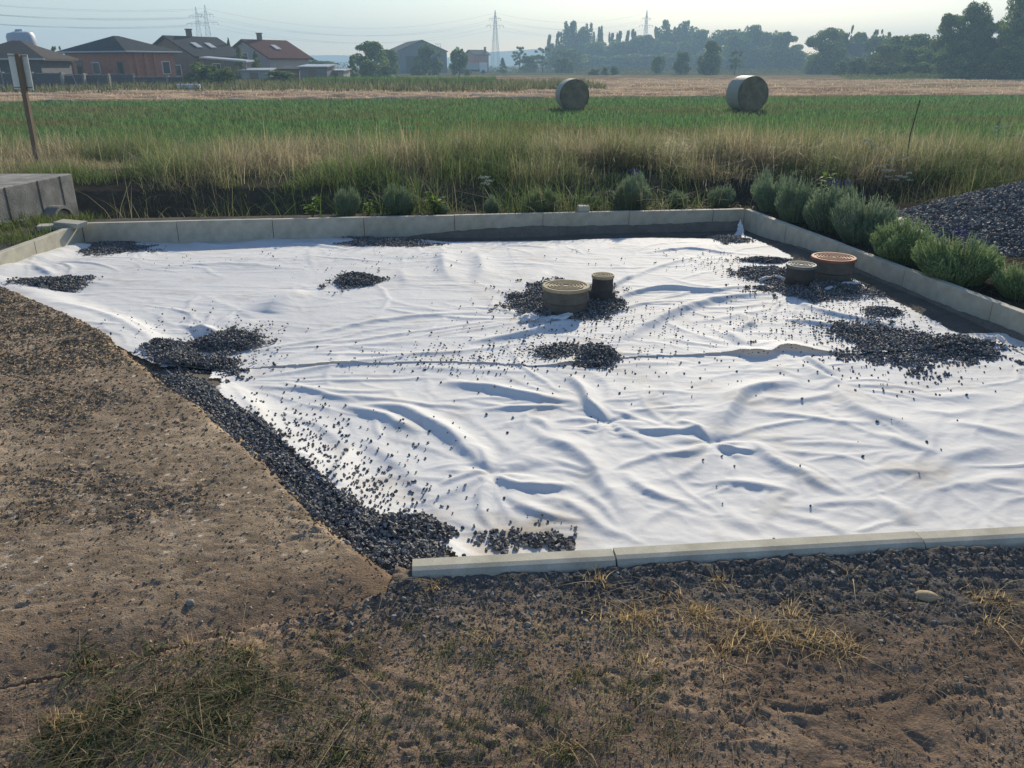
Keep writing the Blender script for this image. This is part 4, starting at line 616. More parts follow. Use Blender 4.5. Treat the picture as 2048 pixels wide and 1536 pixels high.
def crumple(px_pts, w, z, label, name='fabric_scrap', m='fabric', seed=0, amp=.014):
    line = smooth_line([P(a, b, z) for a, b in px_pts], 6); n = len(line); K = 9; V = []
    for i, (x, y) in enumerate(line):
        t = np.array(line[min(i + 1, n - 1)]) - np.array(line[max(i - 1, 0)]); t /= np.linalg.norm(t) + 1e-9; nn = (-t[1], t[0]); e = math.sin(math.pi * (i + .6) / (n + .2)) ** .5
        for k in range(K): u = k / (K - 1) - .5; V.append((x + nn[0] * u * w * e, y + nn[1] * u * w * e, z + amp * e * math.cos(u * math.pi) * (1 + .5 * math.sin(i * .9 + seed)) + .012 * math.sin(k * 1.9 + i * .8 + seed)))
    o = npmesh(name, V, grid_faces(K, n), M[m], smooth=True, col=np.tile((.80, .795, .78), (len(V), 1))); return tag(o, label, 'fabric scrap')
crumple([(690, 982), (706, 1000), (714, 1030), (724, 1062)], .035, ZF + .035, 'thin white strip of sheet sticking out of the gravel by the asphalt edge, lower left')
crumple([(300, 712), (330, 742), (356, 764)], .035, ZF + .055, 'crumpled white edge of sheet between the asphalt and the long left gravel heap')
crumple([(332, 716), (365, 720), (400, 725)], .03, ZF + .05, 'thin white fold of sheet poking through the long left gravel heap')
crumple([(290, 690), (315, 697), (338, 702)], .03, ZF + .03, 'narrow white ridge of sheet at the upper left of the long gravel heap')
crumple([(415, 797), (435, 785), (452, 770)], .09, ZF + .03, 'pointed white flap of sheet at the left end of the near sheet', seed=2)
crumple([(1620, 552), (1650, 545), (1680, 552)], .07, ZF + .03, 'white fold of sheet in front of the red-lidded shaft', seed=3)
crumple([(1650, 580), (1680, 572), (1720, 566)], .05, ZF + .03, 'narrow white fold of sheet below the red-lidded shaft', seed=1)
crumple([(1520, 562), (1545, 555), (1570, 560)], .06, ZF + .02, 'white patch of sheet showing left of the grey-lidded shaft', seed=6)
crumple([(1040, 640), (1060, 634), (1075, 640)], .09, ZF + .03, 'crumpled white flap in the gravel left below the wide beige-lidded shaft', seed=4)
crumple([(1090, 640), (1115, 636), (1145, 630)], .06, ZF + .03, 'white fold of sheet in the gravel right below the wide beige-lidded shaft', seed=5)
crumple([(1970, 680), (1990, 676), (2012, 684)], .06, ZF + .03, 'white raised corner of sheet right of the large right gravel heap', seed=7)
def slab(px, py, z, w, d, h, rz, label, m='concrete', name='paving_slab', cat='concrete slab', tilt=0):
    x, y = P(px, py, z); o = MB().box(-w / 2, w / 2, -d / 2, d / 2, -h, 0).build(name, M[m], None, False, .006); o.location = (x, y, z); o.rotation_euler = (tilt, .03, rz); return tag(o, label, cat)
slab(112, 449, .01, .34, .17, .05, .35, 'thin grey concrete slab lying at the left kerb corner, the left one of two', 'kerb'); slab(140, 443, .04, .30, .15, .05, -.25, 'thin grey concrete slab lying at the left kerb corner, the right one of two', 'kerb', tilt=.06)
slab(1167, 411, .06, .13, .12, .14, .1, 'small square concrete stub standing behind the far kerb', 'kerb', 'concrete_stub', 'concrete stub')

# ------------------------------------------------------------ culvert headwall with pipe
zt = .34; c1 = P(143, 347, zt); c0 = P(-160, 470, .34 - .0); fl = P(-60, 388, zt); bk = P(-60, 362, zt); bk2 = P(118, 345, zt)
t = empty('culvert_headwall'); tag(t, 'weathered concrete culvert headwall at the left edge, with a pipe mouth at its foot', 'culvert')
dr = np.array(c1) - np.array(fl); Lw = float(np.linalg.norm(dr)); ang = math.atan2(dr[1], dr[0]); t.location = (fl[0], fl[1], 0); t.rotation_euler = (0, 0, ang)
ox, oy = -1.5, 0
b = MB(); b.prism([(ox, 0), (Lw, 0), (Lw - .10, .9), (ox, 1.5)], -.55, zt); b.build('wall', M['concrete'], t, False, .012)
for u in (.30, .62, .86): MB().box(Lw * u - .006, Lw * u + .006, -.004, .02, -.5, zt - .004).build('joint', M['dark'], t)
# pipe
pc = P(90, 438, -.02); pr = MB().lathe([(.20, 0), (.20, .35), (.165, .35), (.165, .02)], 32); o = pr.build('pipe', M['concrete'], t, True)
o.rotation_euler = (R(90), 0, 0); rel = np.array(pc) - np.array(fl); o.location = (Lw * .70, .20, -.16); d = MB().lathe([(.163, 0), (.163, .004)], 32).build('pipe_mouth', M['dark'], o)
d.location = (0, 0, .34)

# ------------------------------------------------------------ gravel mound at the right
def mound_h(x, y):
    x0, y0 = 7.5, 8.7; q = np.sqrt(((x - x0) / 3.5) ** 2 + ((y - y0) / np.where(y > y0, 1.7, 3.2)) ** 2) + .05 * fbm(x * 1.2, y * 1.2, 3, 110); z = -.08 + .92 * np.clip(1 - q, -.1, 1) ** 1.0 + .02 * fbm(x * 5, y * 5, 3, 111); return z, q
X, Y = np.meshgrid(np.arange(3.4, 10, .04), np.arange(5.2, 12, .04)); Z, q = mound_h(X, Y); ff = grid_faces(X.shape[1], X.shape[0]); k = (q < 1.04).ravel()[ff].all(1); parts = [(np.stack([X, Y, Z], -1).reshape(-1, 3), ff[k], np.tile((.07, .071, .075), (X.size, 1)))]
n = 95000; X = rng.uniform(3.6, 8.0, n); Y = rng.uniform(5.3, 11, n); Z, q = mound_h(X, Y); k = (q < 1.07) & (X < .70 * Y + .4); X, Y, Z = X[k], Y[k], Z[k]; parts.append(stones(X, Y, Z + rng.uniform(-.004, .012, len(X)), rng.uniform(.012, .027, len(X))))
V, Fc, C = join(parts); tag(npmesh('gravel_mound', V, Fc, M['gravel'], col=C), 'big mound of dark grey gravel behind the right lavender row', 'gravel mound')
crumple([(1752, 428), (1780, 432), (1800, 450), (1830, 470), (1870, 490), (1900, 505)], .16, .0, 'dirty white cloth edge sticking out under the gravel mound', 'ground_cloth', 'cloth', 3, .05)
rock(1775, 432, .02, .22, .16, .12, 'concrete', 'rough grey lump of rubble on the cloth edge left of the gravel mound', 'rubble', 'rubble_lump', seed=3)

# ------------------------------------------------------------ sign on a post
x, y = P(78, 338, -.05); Yp = y; t = empty('roadside_sign', (x, y, -.15)); tag(t, 'back of a faded grey sign board on a leaning weathered wooden post at the left', 'sign'); top = Q(35, 108, Yp); h = top[2] + .15; lx = top[0] - x
MB().bar((0, 0, 0), (lx, 0, h), .05, .05).build('post', M['wood'], t); b = MB(); hb = .53; sl_ = lx / h; w = .31
b.add([(lx - w * .62 + u * w + (v - 1) * hb * sl_ * .9, .055 + q, h + .01 + (v - 1) * hb - .02 * u) for q in (0, .012) for v in (0, 1) for u in (0, 1)], [(0, 2, 3, 1), (4, 5, 7, 6), (0, 1, 5, 4), (1, 3, 7, 5), (3, 2, 6, 7), (2, 0, 4, 6)])
b.build('board', M['signback'], t)
for v in (.06, .95): MB().bar((lx - w * .60 + (v - 1) * hb * sl_, .05, h - (1 - v) * hb), (lx + w * .36 + (v - 1) * hb * sl_, .05, h - (1 - v) * hb), .008).build('batten', M['wood'], t)

# ------------------------------------------------------------ bales
def bale(px, wpx, Y, rz, label, rad=.67):
    rad = rad; x = XH(px, Y); t = empty('hay_bale', (x, Y, ZC + .02), rz); tag(t, label, 'hay bale', 'round hay bales on the field')
    pr = []; L = 1.15; n = 56; b = MB(); prof = [(.001, -L / 2 + .02), (rad * .35, -L / 2), (rad * .8, -L / 2 + .005), (rad * .95, -L / 2 + .02), (rad, -L / 2 + .08)]; b.lathe(prof + [(rad, -L / 2 + .1)] + [(p, -z) for p, z in [(rad, -L / 2 + .1)] + prof[::-1]], n)
    v = np.array(b.v); an = np.arctan2(v[:, 1], v[:, 0]); rr = np.hypot(v[:, 0], v[:, 1]) * (1 + .012 * np.sin(an * 3 + px)); v = np.stack([v[:, 2], rr * np.cos(an), rr * np.sin(an) + rad * .97], -1); v[:, 2] = np.where(v[:, 2] < .06, .0 + v[:, 2] * .3, v[:, 2]); b.v = [tuple(p) for p in v]; b.build('straw_body', M['bale'], t, True)
    b = MB(); b.lathe([(rad + .004, -L / 2 + .05), (rad + .007, -L / 2 + .09), (rad + .008, -.2), (rad + .004, 0), (rad + .008, .2), (rad + .007, L / 2 - .09), (rad + .004, L / 2 - .05)], n); v = np.array(b.v); an = np.arctan2(v[:, 1], v[:, 0]); rr = np.hypot(v[:, 0], v[:, 1]) * (1 + .012 * np.sin(an * 3 + px)); v = np.stack([v[:, 2], rr * np.cos(an), rr * np.sin(an) + rad * .97], -1); v[:, 2] = np.where(v[:, 2] < .05, .02, v[:, 2]); b.v = [tuple(p) for p in v]; b.f = b.f[:-2]
    b.build('net_wrap', M['net'], t, True)
bale(1146, 64, 38.5, R(98), 'round hay bale in grey net wrap on the green field edge, the left one'); bale(1500, 76, 37.6, R(104), 'round hay bale in pale net wrap on the green field edge, the right one', .74)

# ------------------------------------------------------------ trees
def crown_mesh(name, kind, n, leaf, seed):
    r = np.random.default_rng(seed); P_ = []
    cl = []
    if kind == 'broad':
        for k in range(46): a = r.uniform(0, 6.28); z = r.uniform(.08, .93); e = math.sqrt(max(0, 1 - ((z - .46) / .56) ** 2)); rr = e * .42 * math.sqrt(r.random()); cl.append((rr * math.cos(a), rr * math.sin(a), z, r.uniform(.12, .2), r.uniform(.08, .13)))
    elif kind == 'poplar':
        for k in range(40): a = r.uniform(0, 6.28); z = r.uniform(.05, .93); e = min(1, z * 5) * (1 - max(0, z - .45) ** 1.2 * 1.5); rr = .40 * max(e, .06) * math.sqrt(r.random()); cl.append((rr * math.cos(a), rr * math.sin(a), z, .13 * max(e, .4), .085))
    elif kind == 'cluster':
        for s in range(9):
            a = r.uniform(0, 6.28); rr = .33 * math.sqrt(r.random()); tp = r.uniform(.72, 1.0)
            for k in range(14): z = (k + .5) / 14 * tp; e = 1 - (z / tp) ** 3; cl.append((rr * math.cos(a) + r.normal(0, .01), rr * math.sin(a), z, .03 + .10 * e, .06))
    elif kind == 'conifer':
        for k in range(60): z = r.uniform(.03, .98); e = (1 - z) ** .75; a = r.uniform(0, 6.28); rr = .42 * e * math.sqrt(r.random()); cl.append((rr * math.cos(a), rr * math.sin(a), z, .04 + .10 * e, .05))
    elif kind == 'bush':
        for k in range(40): a = r.uniform(0, 6.28); z = r.uniform(.05, .85); e = math.sqrt(max(0, 1 - (z / 1.0) ** 2)); rr = .44 * e * math.sqrt(r.random()); cl.append((rr * math.cos(a), rr * math.sin(a), z, .12, .12))
    elif kind == 'sparse':
        for k in range(30): a = r.uniform(0, 6.28); z = r.uniform(.3, .95); e = math.sqrt(max(0, 1 - ((z - .6) / .45) ** 2)); rr = e * .42 * math.sqrt(r.random()); cl.append((rr * math.cos(a), rr * math.sin(a), z, .08, .05))
    cl = np.array(cl); j = r.integers(0, len(cl), n); d = r.normal(0, 1, (n, 3)); d /= np.linalg.norm(d, axis=1)[:, None]; q = r.uniform(.55, 1.05, n)[:, None] ** .7; c = cl[j]; pos = c[:, :3] + d * q * np.stack([c[:, 3], c[:, 3], c[:, 4]], -1)
    pos[:, 2] = np.clip(pos[:, 2], .01, 1.03); nn = d + r.normal(0, .8, (n, 3)); nn /= np.linalg.norm(nn, axis=1)[:, None]; u = np.cross(nn, r.normal(0, 1, (n, 3))); u /= np.linalg.norm(u, axis=1)[:, None]; w = np.cross(nn, u); s = leaf * r.uniform(.6, 1.4, (n, 1))
    V = np.stack([pos - u * s, pos + w * s * .6, pos + u * s, pos - w * s * .6], 1); cb = r.uniform(.7, 1.35, len(cl))[j][:, None]; t = r.random((n, 1)); col = (np.array((.05, .075, .022)) * (1 - t) + np.array((.24, .32, .08)) * t) * cb
    return npmesh('crown', V.reshape(-1, 3), np.arange(4 * n).reshape(-1, 4), M['leaf'], col=np.repeat(col, 4, 0), obj=False)
def trunk_mesh(seed, w=.03, h=.6):
    r = random.Random(seed); b = MB(); b.bar((0, 0, -.02), (.01, .01, h * .5), w, w * .7, 7).bar((.01, .01, h * .5), (0, .0, h), w * .7, w * .3, 7)
    for k in range(6): a = r.uniform(0, 6.28); z = h * r.uniform(.3, .8); b.bar((.005, .005, z), (.2 * math.cos(a), .2 * math.sin(a), z + .2), w * .4, w * .12, 5)
    me = bpy.data.meshes.new('trunk'); me.from_pydata(b.v, [], b.f); me.materials.append(M['bark']); return me
PR = {}
for k, kd, n, lf, cnt in (('broad', 'broad', 7500, .030, 3), ('poplar', 'poplar', 3200, .045, 2), ('cluster', 'cluster', 7500, .025, 2), ('conifer', 'conifer', 3600, .032, 1), ('bush', 'bush', 3200, .042, 2), ('sparse', 'sparse', 2000, .03, 2), ('big', 'broad', 22000, .0165, 2)):
    for i in range(cnt): PR[k, i] = (crown_mesh(k, kd, n, lf, 100 + i * 7 + len(k)), trunk_mesh(i, .035 if kd != 'poplar' else .06, .75))
TG = 'trees along the far side of the fields'; tcount = {}
def tree(px, top, wpx, Y, kind, label, base=None, name=None):
    v = [k for k in PR if k[0] == kind]; i = tcount.get(kind, 0); tcount[kind] = i + 1; cr, tr = PR[kind, i % len(v)]; x = XH(px, Y); z0 = -.4 if base is None else base; h = Q(px, top, Y)[2] - z0; s = 1600 / (Y * math.cos(PITCH)); w = wpx / s * {'poplar': 2.1, 'cluster': 1.7, 'broad': 1.15, 'big': 1.1}.get(kind, 1)
    nm = name or {'poplar': 'poplar_tree', 'cluster': 'poplar_clump', 'conifer': 'conifer_tree', 'bush': 'bush', 'broad': 'broadleaf_tree', 'sparse': 'young_tree', 'big': 'large_tree'}[kind]
    t = empty(nm, (x, Y, z0), random.uniform(0, 6.28)); t.scale = (w, w, h); tag(t, label, 'bush' if kind == 'bush' else 'tree', TG if kind != 'bush' else 'bushes along the far side of the fields')
    for nme, me in (('crown', cr), ('trunk', tr)): link(nme, me, None, t)
for a in [
    (742, 84, 66, 150, 'broad', 'round green tree left of the dark hall, in front of the sky'), (775, 99, 44, 165, 'broad', 'smaller tree with a split top between the round tree and the hall'), (703, 112, 34, 130, 'conifer', 'small dark pointed tree just right of the low sheds'), (735, 116, 42, 135, 'bush', 'dark bush below the round green tree'), (640, 117, 110, 190, 'bush', 'low hedge-like bush on the skyline right of the red-roofed house'), (590, 118, 70, 185, 'bush', 'low dark bush right behind the red-roofed house'),
    (858, 83, 64, 180, 'bush', 'tall dark bushy tree in front of the hall'), (919, 91, 44, 175, 'bush', 'dark rounded tree at the right corner of the hall'), (836, 118, 34, 175, 'bush', 'small dark bush at the foot of the hall'), (770, 128, 34, 140, 'bush', 'low bush left of the hall'), (1005, 116, 26, 230, 'conifer', 'small dark spiky tree right below the lattice pylon'),
    (1040, 93, 36, 260, 'sparse', 'thin round tree right of the lattice pylon'), (1058, 112, 36, 260, 'broad', 'low dark tree right of the thin round one'), (1085, 95, 46, 255, 'sparse', 'loose-crowned tree left of the first poplars'), (1099, 70, 12, 380, 'poplar', 'slim poplar, leftmost of the row'), (1117, 64, 13, 380, 'poplar', 'slim poplar just left of the tallest clump'),
    (1148, 42, 50, 385, 'cluster', 'tallest clump of poplars, its left half'), (1165, 47, 34, 385, 'cluster', 'tallest clump of poplars, its right half'), (1191, 53, 24, 390, 'cluster', 'separate tall poplar clump right of the tallest one'), (1220, 66, 13, 395, 'poplar', 'slim poplar, first of the lower middle row'), (1236, 63, 13, 395, 'poplar', 'slim poplar, second of the lower middle row'), (1254, 62, 12, 395, 'poplar', 'slim poplar left of the far pylon'), (1264, 60, 12, 400, 'poplar', 'slim poplar right beside the far pylon\'s left arm'), (1307, 55, 14, 395, 'poplar', 'slim poplar between the far pylon and the big poplar clump'),
    (1342, 41, 54, 385, 'cluster', 'big broad poplar clump right of the far pylon'), (1360, 42, 40, 390, 'cluster', 'right shoulder of the big broad poplar clump'), (1135, 98, 70, 300, 'broad', 'dark rounded tree below the tallest poplars, in front of the left bale'), (1130, 112, 46, 240, 'bush', 'dark bush standing out behind the left bale'), (1195, 84, 70, 370, 'broad', 'hazy rounded tree below the separate poplar clump'), (1240, 82, 70, 372, 'broad', 'hazy rounded tree below the middle poplars'), (1285, 72, 66, 372, 'broad', 'hazy rounded tree below the far pylon'), (1325, 84, 70, 365, 'broad', 'hazy rounded tree below the big poplar clump'),
    (1395, 58, 50, 370, 'broad', 'hazy tree just right of the big poplar clump'), (1375, 84, 60, 360, 'broad', 'hazy low tree behind the round orchard trees'), (1445, 60, 80, 360, 'broad', 'wide domed hazy tree above the green orchard tree'), (1478, 62, 60, 355, 'broad', 'hazy domed tree right of the widest one'), (1470, 72, 60, 320, 'broad', 'brownish rounded tree in the middle of the wood'), (1503, 50, 38, 330, 'broad', 'tall narrow tree with an uneven top above the right bale'), (1535, 64, 40, 325, 'broad', 'rounded tree right of the uneven-topped one'), (1562, 66, 56, 300, 'broad', 'domed dark tree right of the right bale'), (1545, 92, 70, 310, 'broad', 'dark lower tree behind the right bale'), (1500, 96, 70, 320, 'broad', 'dark lower tree straight above the right bale'),
    (1420, 100, 90, 340, 'bush', 'blue-hazed undergrowth behind the orchard trees'), (1330, 104, 110, 350, 'bush', 'blue-hazed undergrowth below the big poplar clump'), (1250, 106, 110, 350, 'bush', 'blue-hazed undergrowth below the middle poplars'), (1185, 106, 90, 350, 'bush', 'blue-hazed undergrowth below the separate poplar clump'), (1600, 96, 46, 290, 'bush', 'low dark bush in the gap right of the domed tree'), (1590, 90, 30, 320, 'broad', 'small tree in the gap left of the big grey-green tree'),
    (1313, 113, 20, 200, 'broad', 'small round orchard tree, leftmost of the single trees in the field'), (1325, 112, 14, 205, 'sparse', 'very small thin tree touching the leftmost orchard tree'), (1364, 103, 34, 200, 'broad', 'lollipop-shaped round orchard tree'), (1422, 83, 36, 190, 'broad', 'tallest single tree in the field, with a dense green crown'), (1404, 112, 20, 195, 'broad', 'small tree leaning against the tallest single tree'), (1471, 102, 34, 185, 'sparse', 'light loose-crowned tree left above the right bale'), (1211, 132, 20, 185, 'bush', 'left one of two small dark shrubs behind the left bale'), (1230, 131, 22, 185, 'bush', 'right one of two small dark shrubs behind the left bale'), (1190, 136, 30, 190, 'bush', 'low flat shrub nearest the left bale'),
    (1645, 55, 74, 215, 'big', 'big grey-green round tree standing left of the gabled house'), (1675, 64, 40, 225, 'broad', 'right shoulder tree of the big grey-green one'), (1696, 50, 20, 240, 'sparse', 'thin treetop rising above the gabled house'), (1712, 66, 40, 245, 'broad', 'tree behind the gabled house'), (1748, 58, 26, 240, 'sparse', 'small pine-like treetop right of the gabled house'), (1768, 64, 30, 235, 'sparse', 'second pine-like treetop right of the gabled house'), (1755, 72, 60, 225, 'broad', 'light green tree right behind the gabled house'),
    (1720, 112, 54, 165, 'bush', 'dark rounded bush in front of the gabled house'), (1690, 118, 44, 175, 'bush', 'smaller bush left of the dark rounded one'), (1775, 88, 60, 160, 'broad', 'pale olive tree right of the dark rounded bush'), (1795, 74, 60, 170, 'broad', 'rounded tree in the middle of the right wood'), (1830, 68, 60, 165, 'broad', 'rounded tree left of the leaning giant'), (1828, 94, 60, 150, 'broad', 'bright green low tree in front of the right wood'), (1862, 102, 56, 145, 'broad', 'low leafy tree at the foot of the leaning giant, left side'), (1760, 122, 54, 150, 'bush', 'low shrub left in the right wood\'s hem'), (1810, 122, 60, 145, 'bush', 'low shrub in the middle of the right wood\'s hem'), (1850, 122, 60, 140, 'bush', 'low shrub right in the right wood\'s hem'),
    (1895, 26, 66, 140, 'big', 'left shoulder of the leaning giant tree'), (1932, 2, 74, 138, 'big', 'giant dark tree with its crown at the picture\'s top edge'), (1950, 44, 70, 136, 'big', 'dense lower crown right of the giant tree'), (1915, 80, 90, 134, 'big', 'dark leafy mass at the foot of the giant tree'), (1990, 40, 70, 133, 'big', 'tree filling the gap between the two giants'), (1975, 92, 90, 130, 'big', 'dark low tree between the two giants'), (2035, -34, 80, 128, 'big', 'giant tree at the right edge, cut off by the picture\'s top'), (2050, 30, 90, 126, 'big', 'dark lower crown at the right edge'), (2020, 90, 80, 124, 'big', 'leafy low tree at the right edge'), (2090, 10, 90, 128, 'big', 'giant tree just outside the right edge'), (1930, 112, 80, 128, 'bush', 'dark shrub in front of the giant tree'), (2000, 112, 80, 124, 'bush', 'dark shrub in front of the right edge trees'),
    (462, 78, 22, 108, 'conifer', 'narrow spruce between the dark-roofed and red-roofed houses'), (480, 92, 34, 104, 'conifer', 'dark green conifer left in front of the red-roofed house'), (512, 104, 36, 100, 'conifer', 'low conifer in front of the red-roofed house'), (118, 92, 26, 112, 'sparse', 'spiky-leaved small tree left of the orange brick house'), (118, 108, 34, 98, 'bush', 'green bush at the left corner of the orange brick house'), (88, 124, 20, 92, 'bush', 'light green bush below the silo'), (24, 88, 24, 125, 'sparse', 'thin treetop behind the far left roof')]: tree(*a)
for px, top, wp, Y, lb in [(400, 122, 84, 80, 'light green overgrown mound right of the orange brick house'), (440, 132, 60, 79, 'lower overgrown mound right of the light green one'), (560, 138, 90, 92, 'low weeds in front of the small sheds')]: tree(px, top, wp, Y, 'bush', lb)
# hedgerow at the far field edge
def hedge(px0, px1, Y, h, label, c0, c1, n=6000, dY=3):
    x0, x1 = XH(px0, Y), XH(px1, Y); X = rng.uniform(x0, x1, n); Y_ = Y + rng.normal(0, dY, n); Z = -.4 + np.abs(rng.random(n)) * h * (.6 + .5 * (fbm(X * .12, X * 0, 3, 120) + .5)); s = Y / 1700 * .9
    d = rng.normal(0, 1, (n, 3)); d /= np.linalg.norm(d, axis=1)[:, None]; u = np.cross(d, rng.normal(0, 1, (n, 3))); u /= np.linalg.norm(u, axis=1)[:, None]; p = np.stack([X, Y_, Z], -1); q = np.stack([p - d * s, p + u * s, p + d * s, p - u * s], 1); c = np.array(c0) + rng.random((n, 1)) * (np.array(c1) - np.array(c0))
    return tag(npmesh('undergrowth', q.reshape(-1, 3), np.arange(4 * n).reshape(-1, 4), M['leaf'], col=np.repeat(c, 4, 0)), label, 'undergrowth', kind='stuff')
hedge(1150, 1720, 215, 1.6, 'low rough growth at the far edge of the stubble field, in front of the wood', (.08, .09, .04), (.19, .18, .09), 7000); hedge(1060, 1760, 395, 7, 'dense hazy undergrowth filling the foot of the distant wood', (.03, .05, .02), (.08, .1, .04), 16000, 6); hedge(1690, 2100, 128, 1.2, 'grassy hem along the foot of the right wood', (.09, .13, .04), (.2, .24, .09), 6000, 1.5); hedge(560, 1140, 240, 1.8, 'low growth along the horizon between the hall and the pylon', (.05, .07, .03), (.12, .12, .06), 6000, 5); hedge(1740, 2100, 150, 5, 'dense undergrowth filling the foot of the right wood', (.03, .045, .02), (.09, .11, .045), 14000, 5)
hedge(120, 700, 205, 3.2, 'low bushes along the skyline behind the houses', (.04, .06, .025), (.1, .12, .05), 7000, 6)
# maize rows
n = 9000; rx = rng.integers(0, 70, n); X = XH(640, 92) + rx * .27 + rng.normal(0, .04, n); Y = rng.uniform(80, 96, n); k = rng.random(n) < .9; X, Y = X[k], Y[k]
V, Fc, C = join([blades(X, Y, np.full(len(X), ZC), rng.uniform(.5, 1.0, len(X)), .10, .35, None, 3, .7, (.05, .10, .025), (.12, .20, .06))]); tag(npmesh('maize_rows', V, Fc, M['grass'], col=C), 'rows of green maize right of the low sheds', 'crop', kind='stuff')
# distant hills
hx = np.linspace(-1500, 1500, 200); hz = 6 + 26 * np.exp(-((hx - 120) / 260) ** 2) + 10 * fbm(hx * .004, hx * 0, 3, 130) + 8 * (hx < -200); V = []
for i, x in enumerate(hx): V += [(x, 1500, -6), (x, 1620, max(hz[i], 1)), (x, 1900, max(hz[i], 1) * .8)]
structure(npmesh('hills', V, grid_faces(3, 200), M['hill'], smooth=True))

# ------------------------------------------------------------ houses
def world_off(px, Y): return XH(px, Y), Y
def gable_house(name, px, Y, rz, L, Wd, hw, hr, mw, mr, label, chim=None, sky_=(), wins=(), ov=.5, z0=-.4, right_wins=()):
    x, y = world_off(px, Y); t = empty(name, (x, y, z0), rz); tag(t, label, 'house'); b = MB(); b.box(0, L, 0, Wd, 0, hw); b.add([(0, 0, hw), (0, Wd, hw), (0, Wd / 2, hw + hr), (L, 0, hw), (L, Wd, hw), (L, Wd / 2, hw + hr)], [(0, 2, 1), (3, 4, 5), (0, 3, 5, 2), (1, 2, 5, 4)]); b.build('wall', M[mw], t)
    k = hr / (Wd / 2); b = MB(); th = .18
    for s in (0, 1):
        ya, za = (-ov, hw - ov * k) if s == 0 else (Wd + ov, hw - ov * k); v = [(-ov, ya, za + .02), (L + ov, ya, za + .02), (L + ov, Wd / 2, hw + hr + .02), (-ov, Wd / 2, hw + hr + .02)]; b.add(v + [(p[0], p[1], p[2] + th) for p in v], [(0, 3, 2, 1), (4, 5, 6, 7), (0, 1, 5, 4), (1, 2, 6, 5), (2, 3, 7, 6), (3, 0, 4, 7)])
    rf = b.build('roof', M[mr], t)
    if chim: cx, cy = chim; MB().box(cx - .25, cx + .25, cy - .25, cy + .25, hw, hw + hr + .9).box(cx - .32, cx + .32, cy - .32, cy + .32, hw + hr + .9, hw + hr + 1.02).build('chimney', M['brownwall'], rf)
    for (u, v_) in sky_:
        yy = Wd / 2 * v_; zz = hw + k * yy + th + .06; w = .42; dy = .55; MB().add([(u - w, yy - dy, zz - dy * k), (u + w, yy - dy, zz - dy * k), (u + w, yy + dy, zz + dy * k), (u - w, yy + dy, zz + dy * k), (u - w, yy - dy, zz - dy * k + .1), (u + w, yy - dy, zz - dy * k + .1), (u + w, yy + dy, zz + dy * k + .1), (u - w, yy + dy, zz + dy * k + .1)], [(0, 3, 2, 1), (4, 5, 6, 7), (0, 1, 5, 4), (1, 2, 6, 5), (2, 3, 7, 6), (3, 0, 4, 7)]).build('skylight', M['sheet'], rf)
    for (u, z, w, h) in wins: f = MB().box(-.06, .02, u - w / 2, u + w / 2, z - h / 2, z + h / 2).build('window', M['white'], t); MB().box(-.075, -.055, u - w / 2 + .08, u + w / 2 - .08, z - h / 2 + .08, z + h / 2 - .08).build('pane', M['window'], f)
    for (u, z, w, h) in right_wins: f = MB().box(u - w / 2, u + w / 2, -.06, .02, z - h / 2, z + h / 2).build('window', M['white'], t); MB().box(u - w / 2 + .08, u + w / 2 - .08, -.075, -.055, z - h / 2 + .08, z + h / 2 - .08).build('pane', M['window'], f)
    return t
def hip_house(name, px, Y, rz, L, Wd, hw, hr, mw, mr, label, wins=(), rwins=(), z0=-.4, ov=.6, rl=.4):
    x, y = world_off(px, Y); t = empty(name, (x, y, z0), rz); tag(t, label, 'house'); MB().box(0, L, 0, Wd, 0, hw).build('wall', M[mw], t); i = min(L, Wd) / 2 * (1 - rl * .3); b = MB(); a = [(-ov, -ov), (L + ov, -ov), (L + ov, Wd + ov), (-ov, Wd + ov)]
    b.add([(p[0], p[1], hw + .0) for p in a] + [(p[0], p[1], hw + .2) for p in a] + [(i, Wd / 2, hw + hr), (L - i, Wd / 2, hw + hr)], [(3, 2, 1, 0), (0, 1, 5, 4), (1, 2, 6, 5), (2, 3, 7, 6), (3, 0, 4, 7), (4, 5, 9, 8), (5, 6, 9), (6, 7, 8, 9), (7, 4, 8)]); rf = b.build('roof', M[mr], t)
    MB().tube([(-ov, -ov - .05, hw + .12), (L + ov, -ov - .05, hw + .12)], .08, 5).tube([(-ov - .05, -ov, hw + .12), (-ov - .05, Wd + ov, hw + .12)], .08, 5).build('gutter', M['sheet'], rf)
    for axis, lst in ((0, wins), (1, rwins)):
        for (u, z, w, h, kind) in lst:
            f = (MB().box(-.06, .02, u - w / 2, u + w / 2, z - h / 2, z + h / 2) if axis == 0 else MB().box(u - w / 2, u + w / 2, -.06, .02, z - h / 2, z + h / 2)).build('window' if kind < 2 else 'door', M['brownwall' if kind else 'white'], t)
            (MB().box(-.08, -.055, u - w / 2 + .08, u + w / 2 - .08, z - h / 2 + .08, z + h / 2 - .08) if axis == 0 else MB().box(u - w / 2 + .08, u + w / 2 - .08, -.08, -.055, z - h / 2 + .08, z + h / 2 - .08)).build('pane', M['window'], f)
    return t, rf
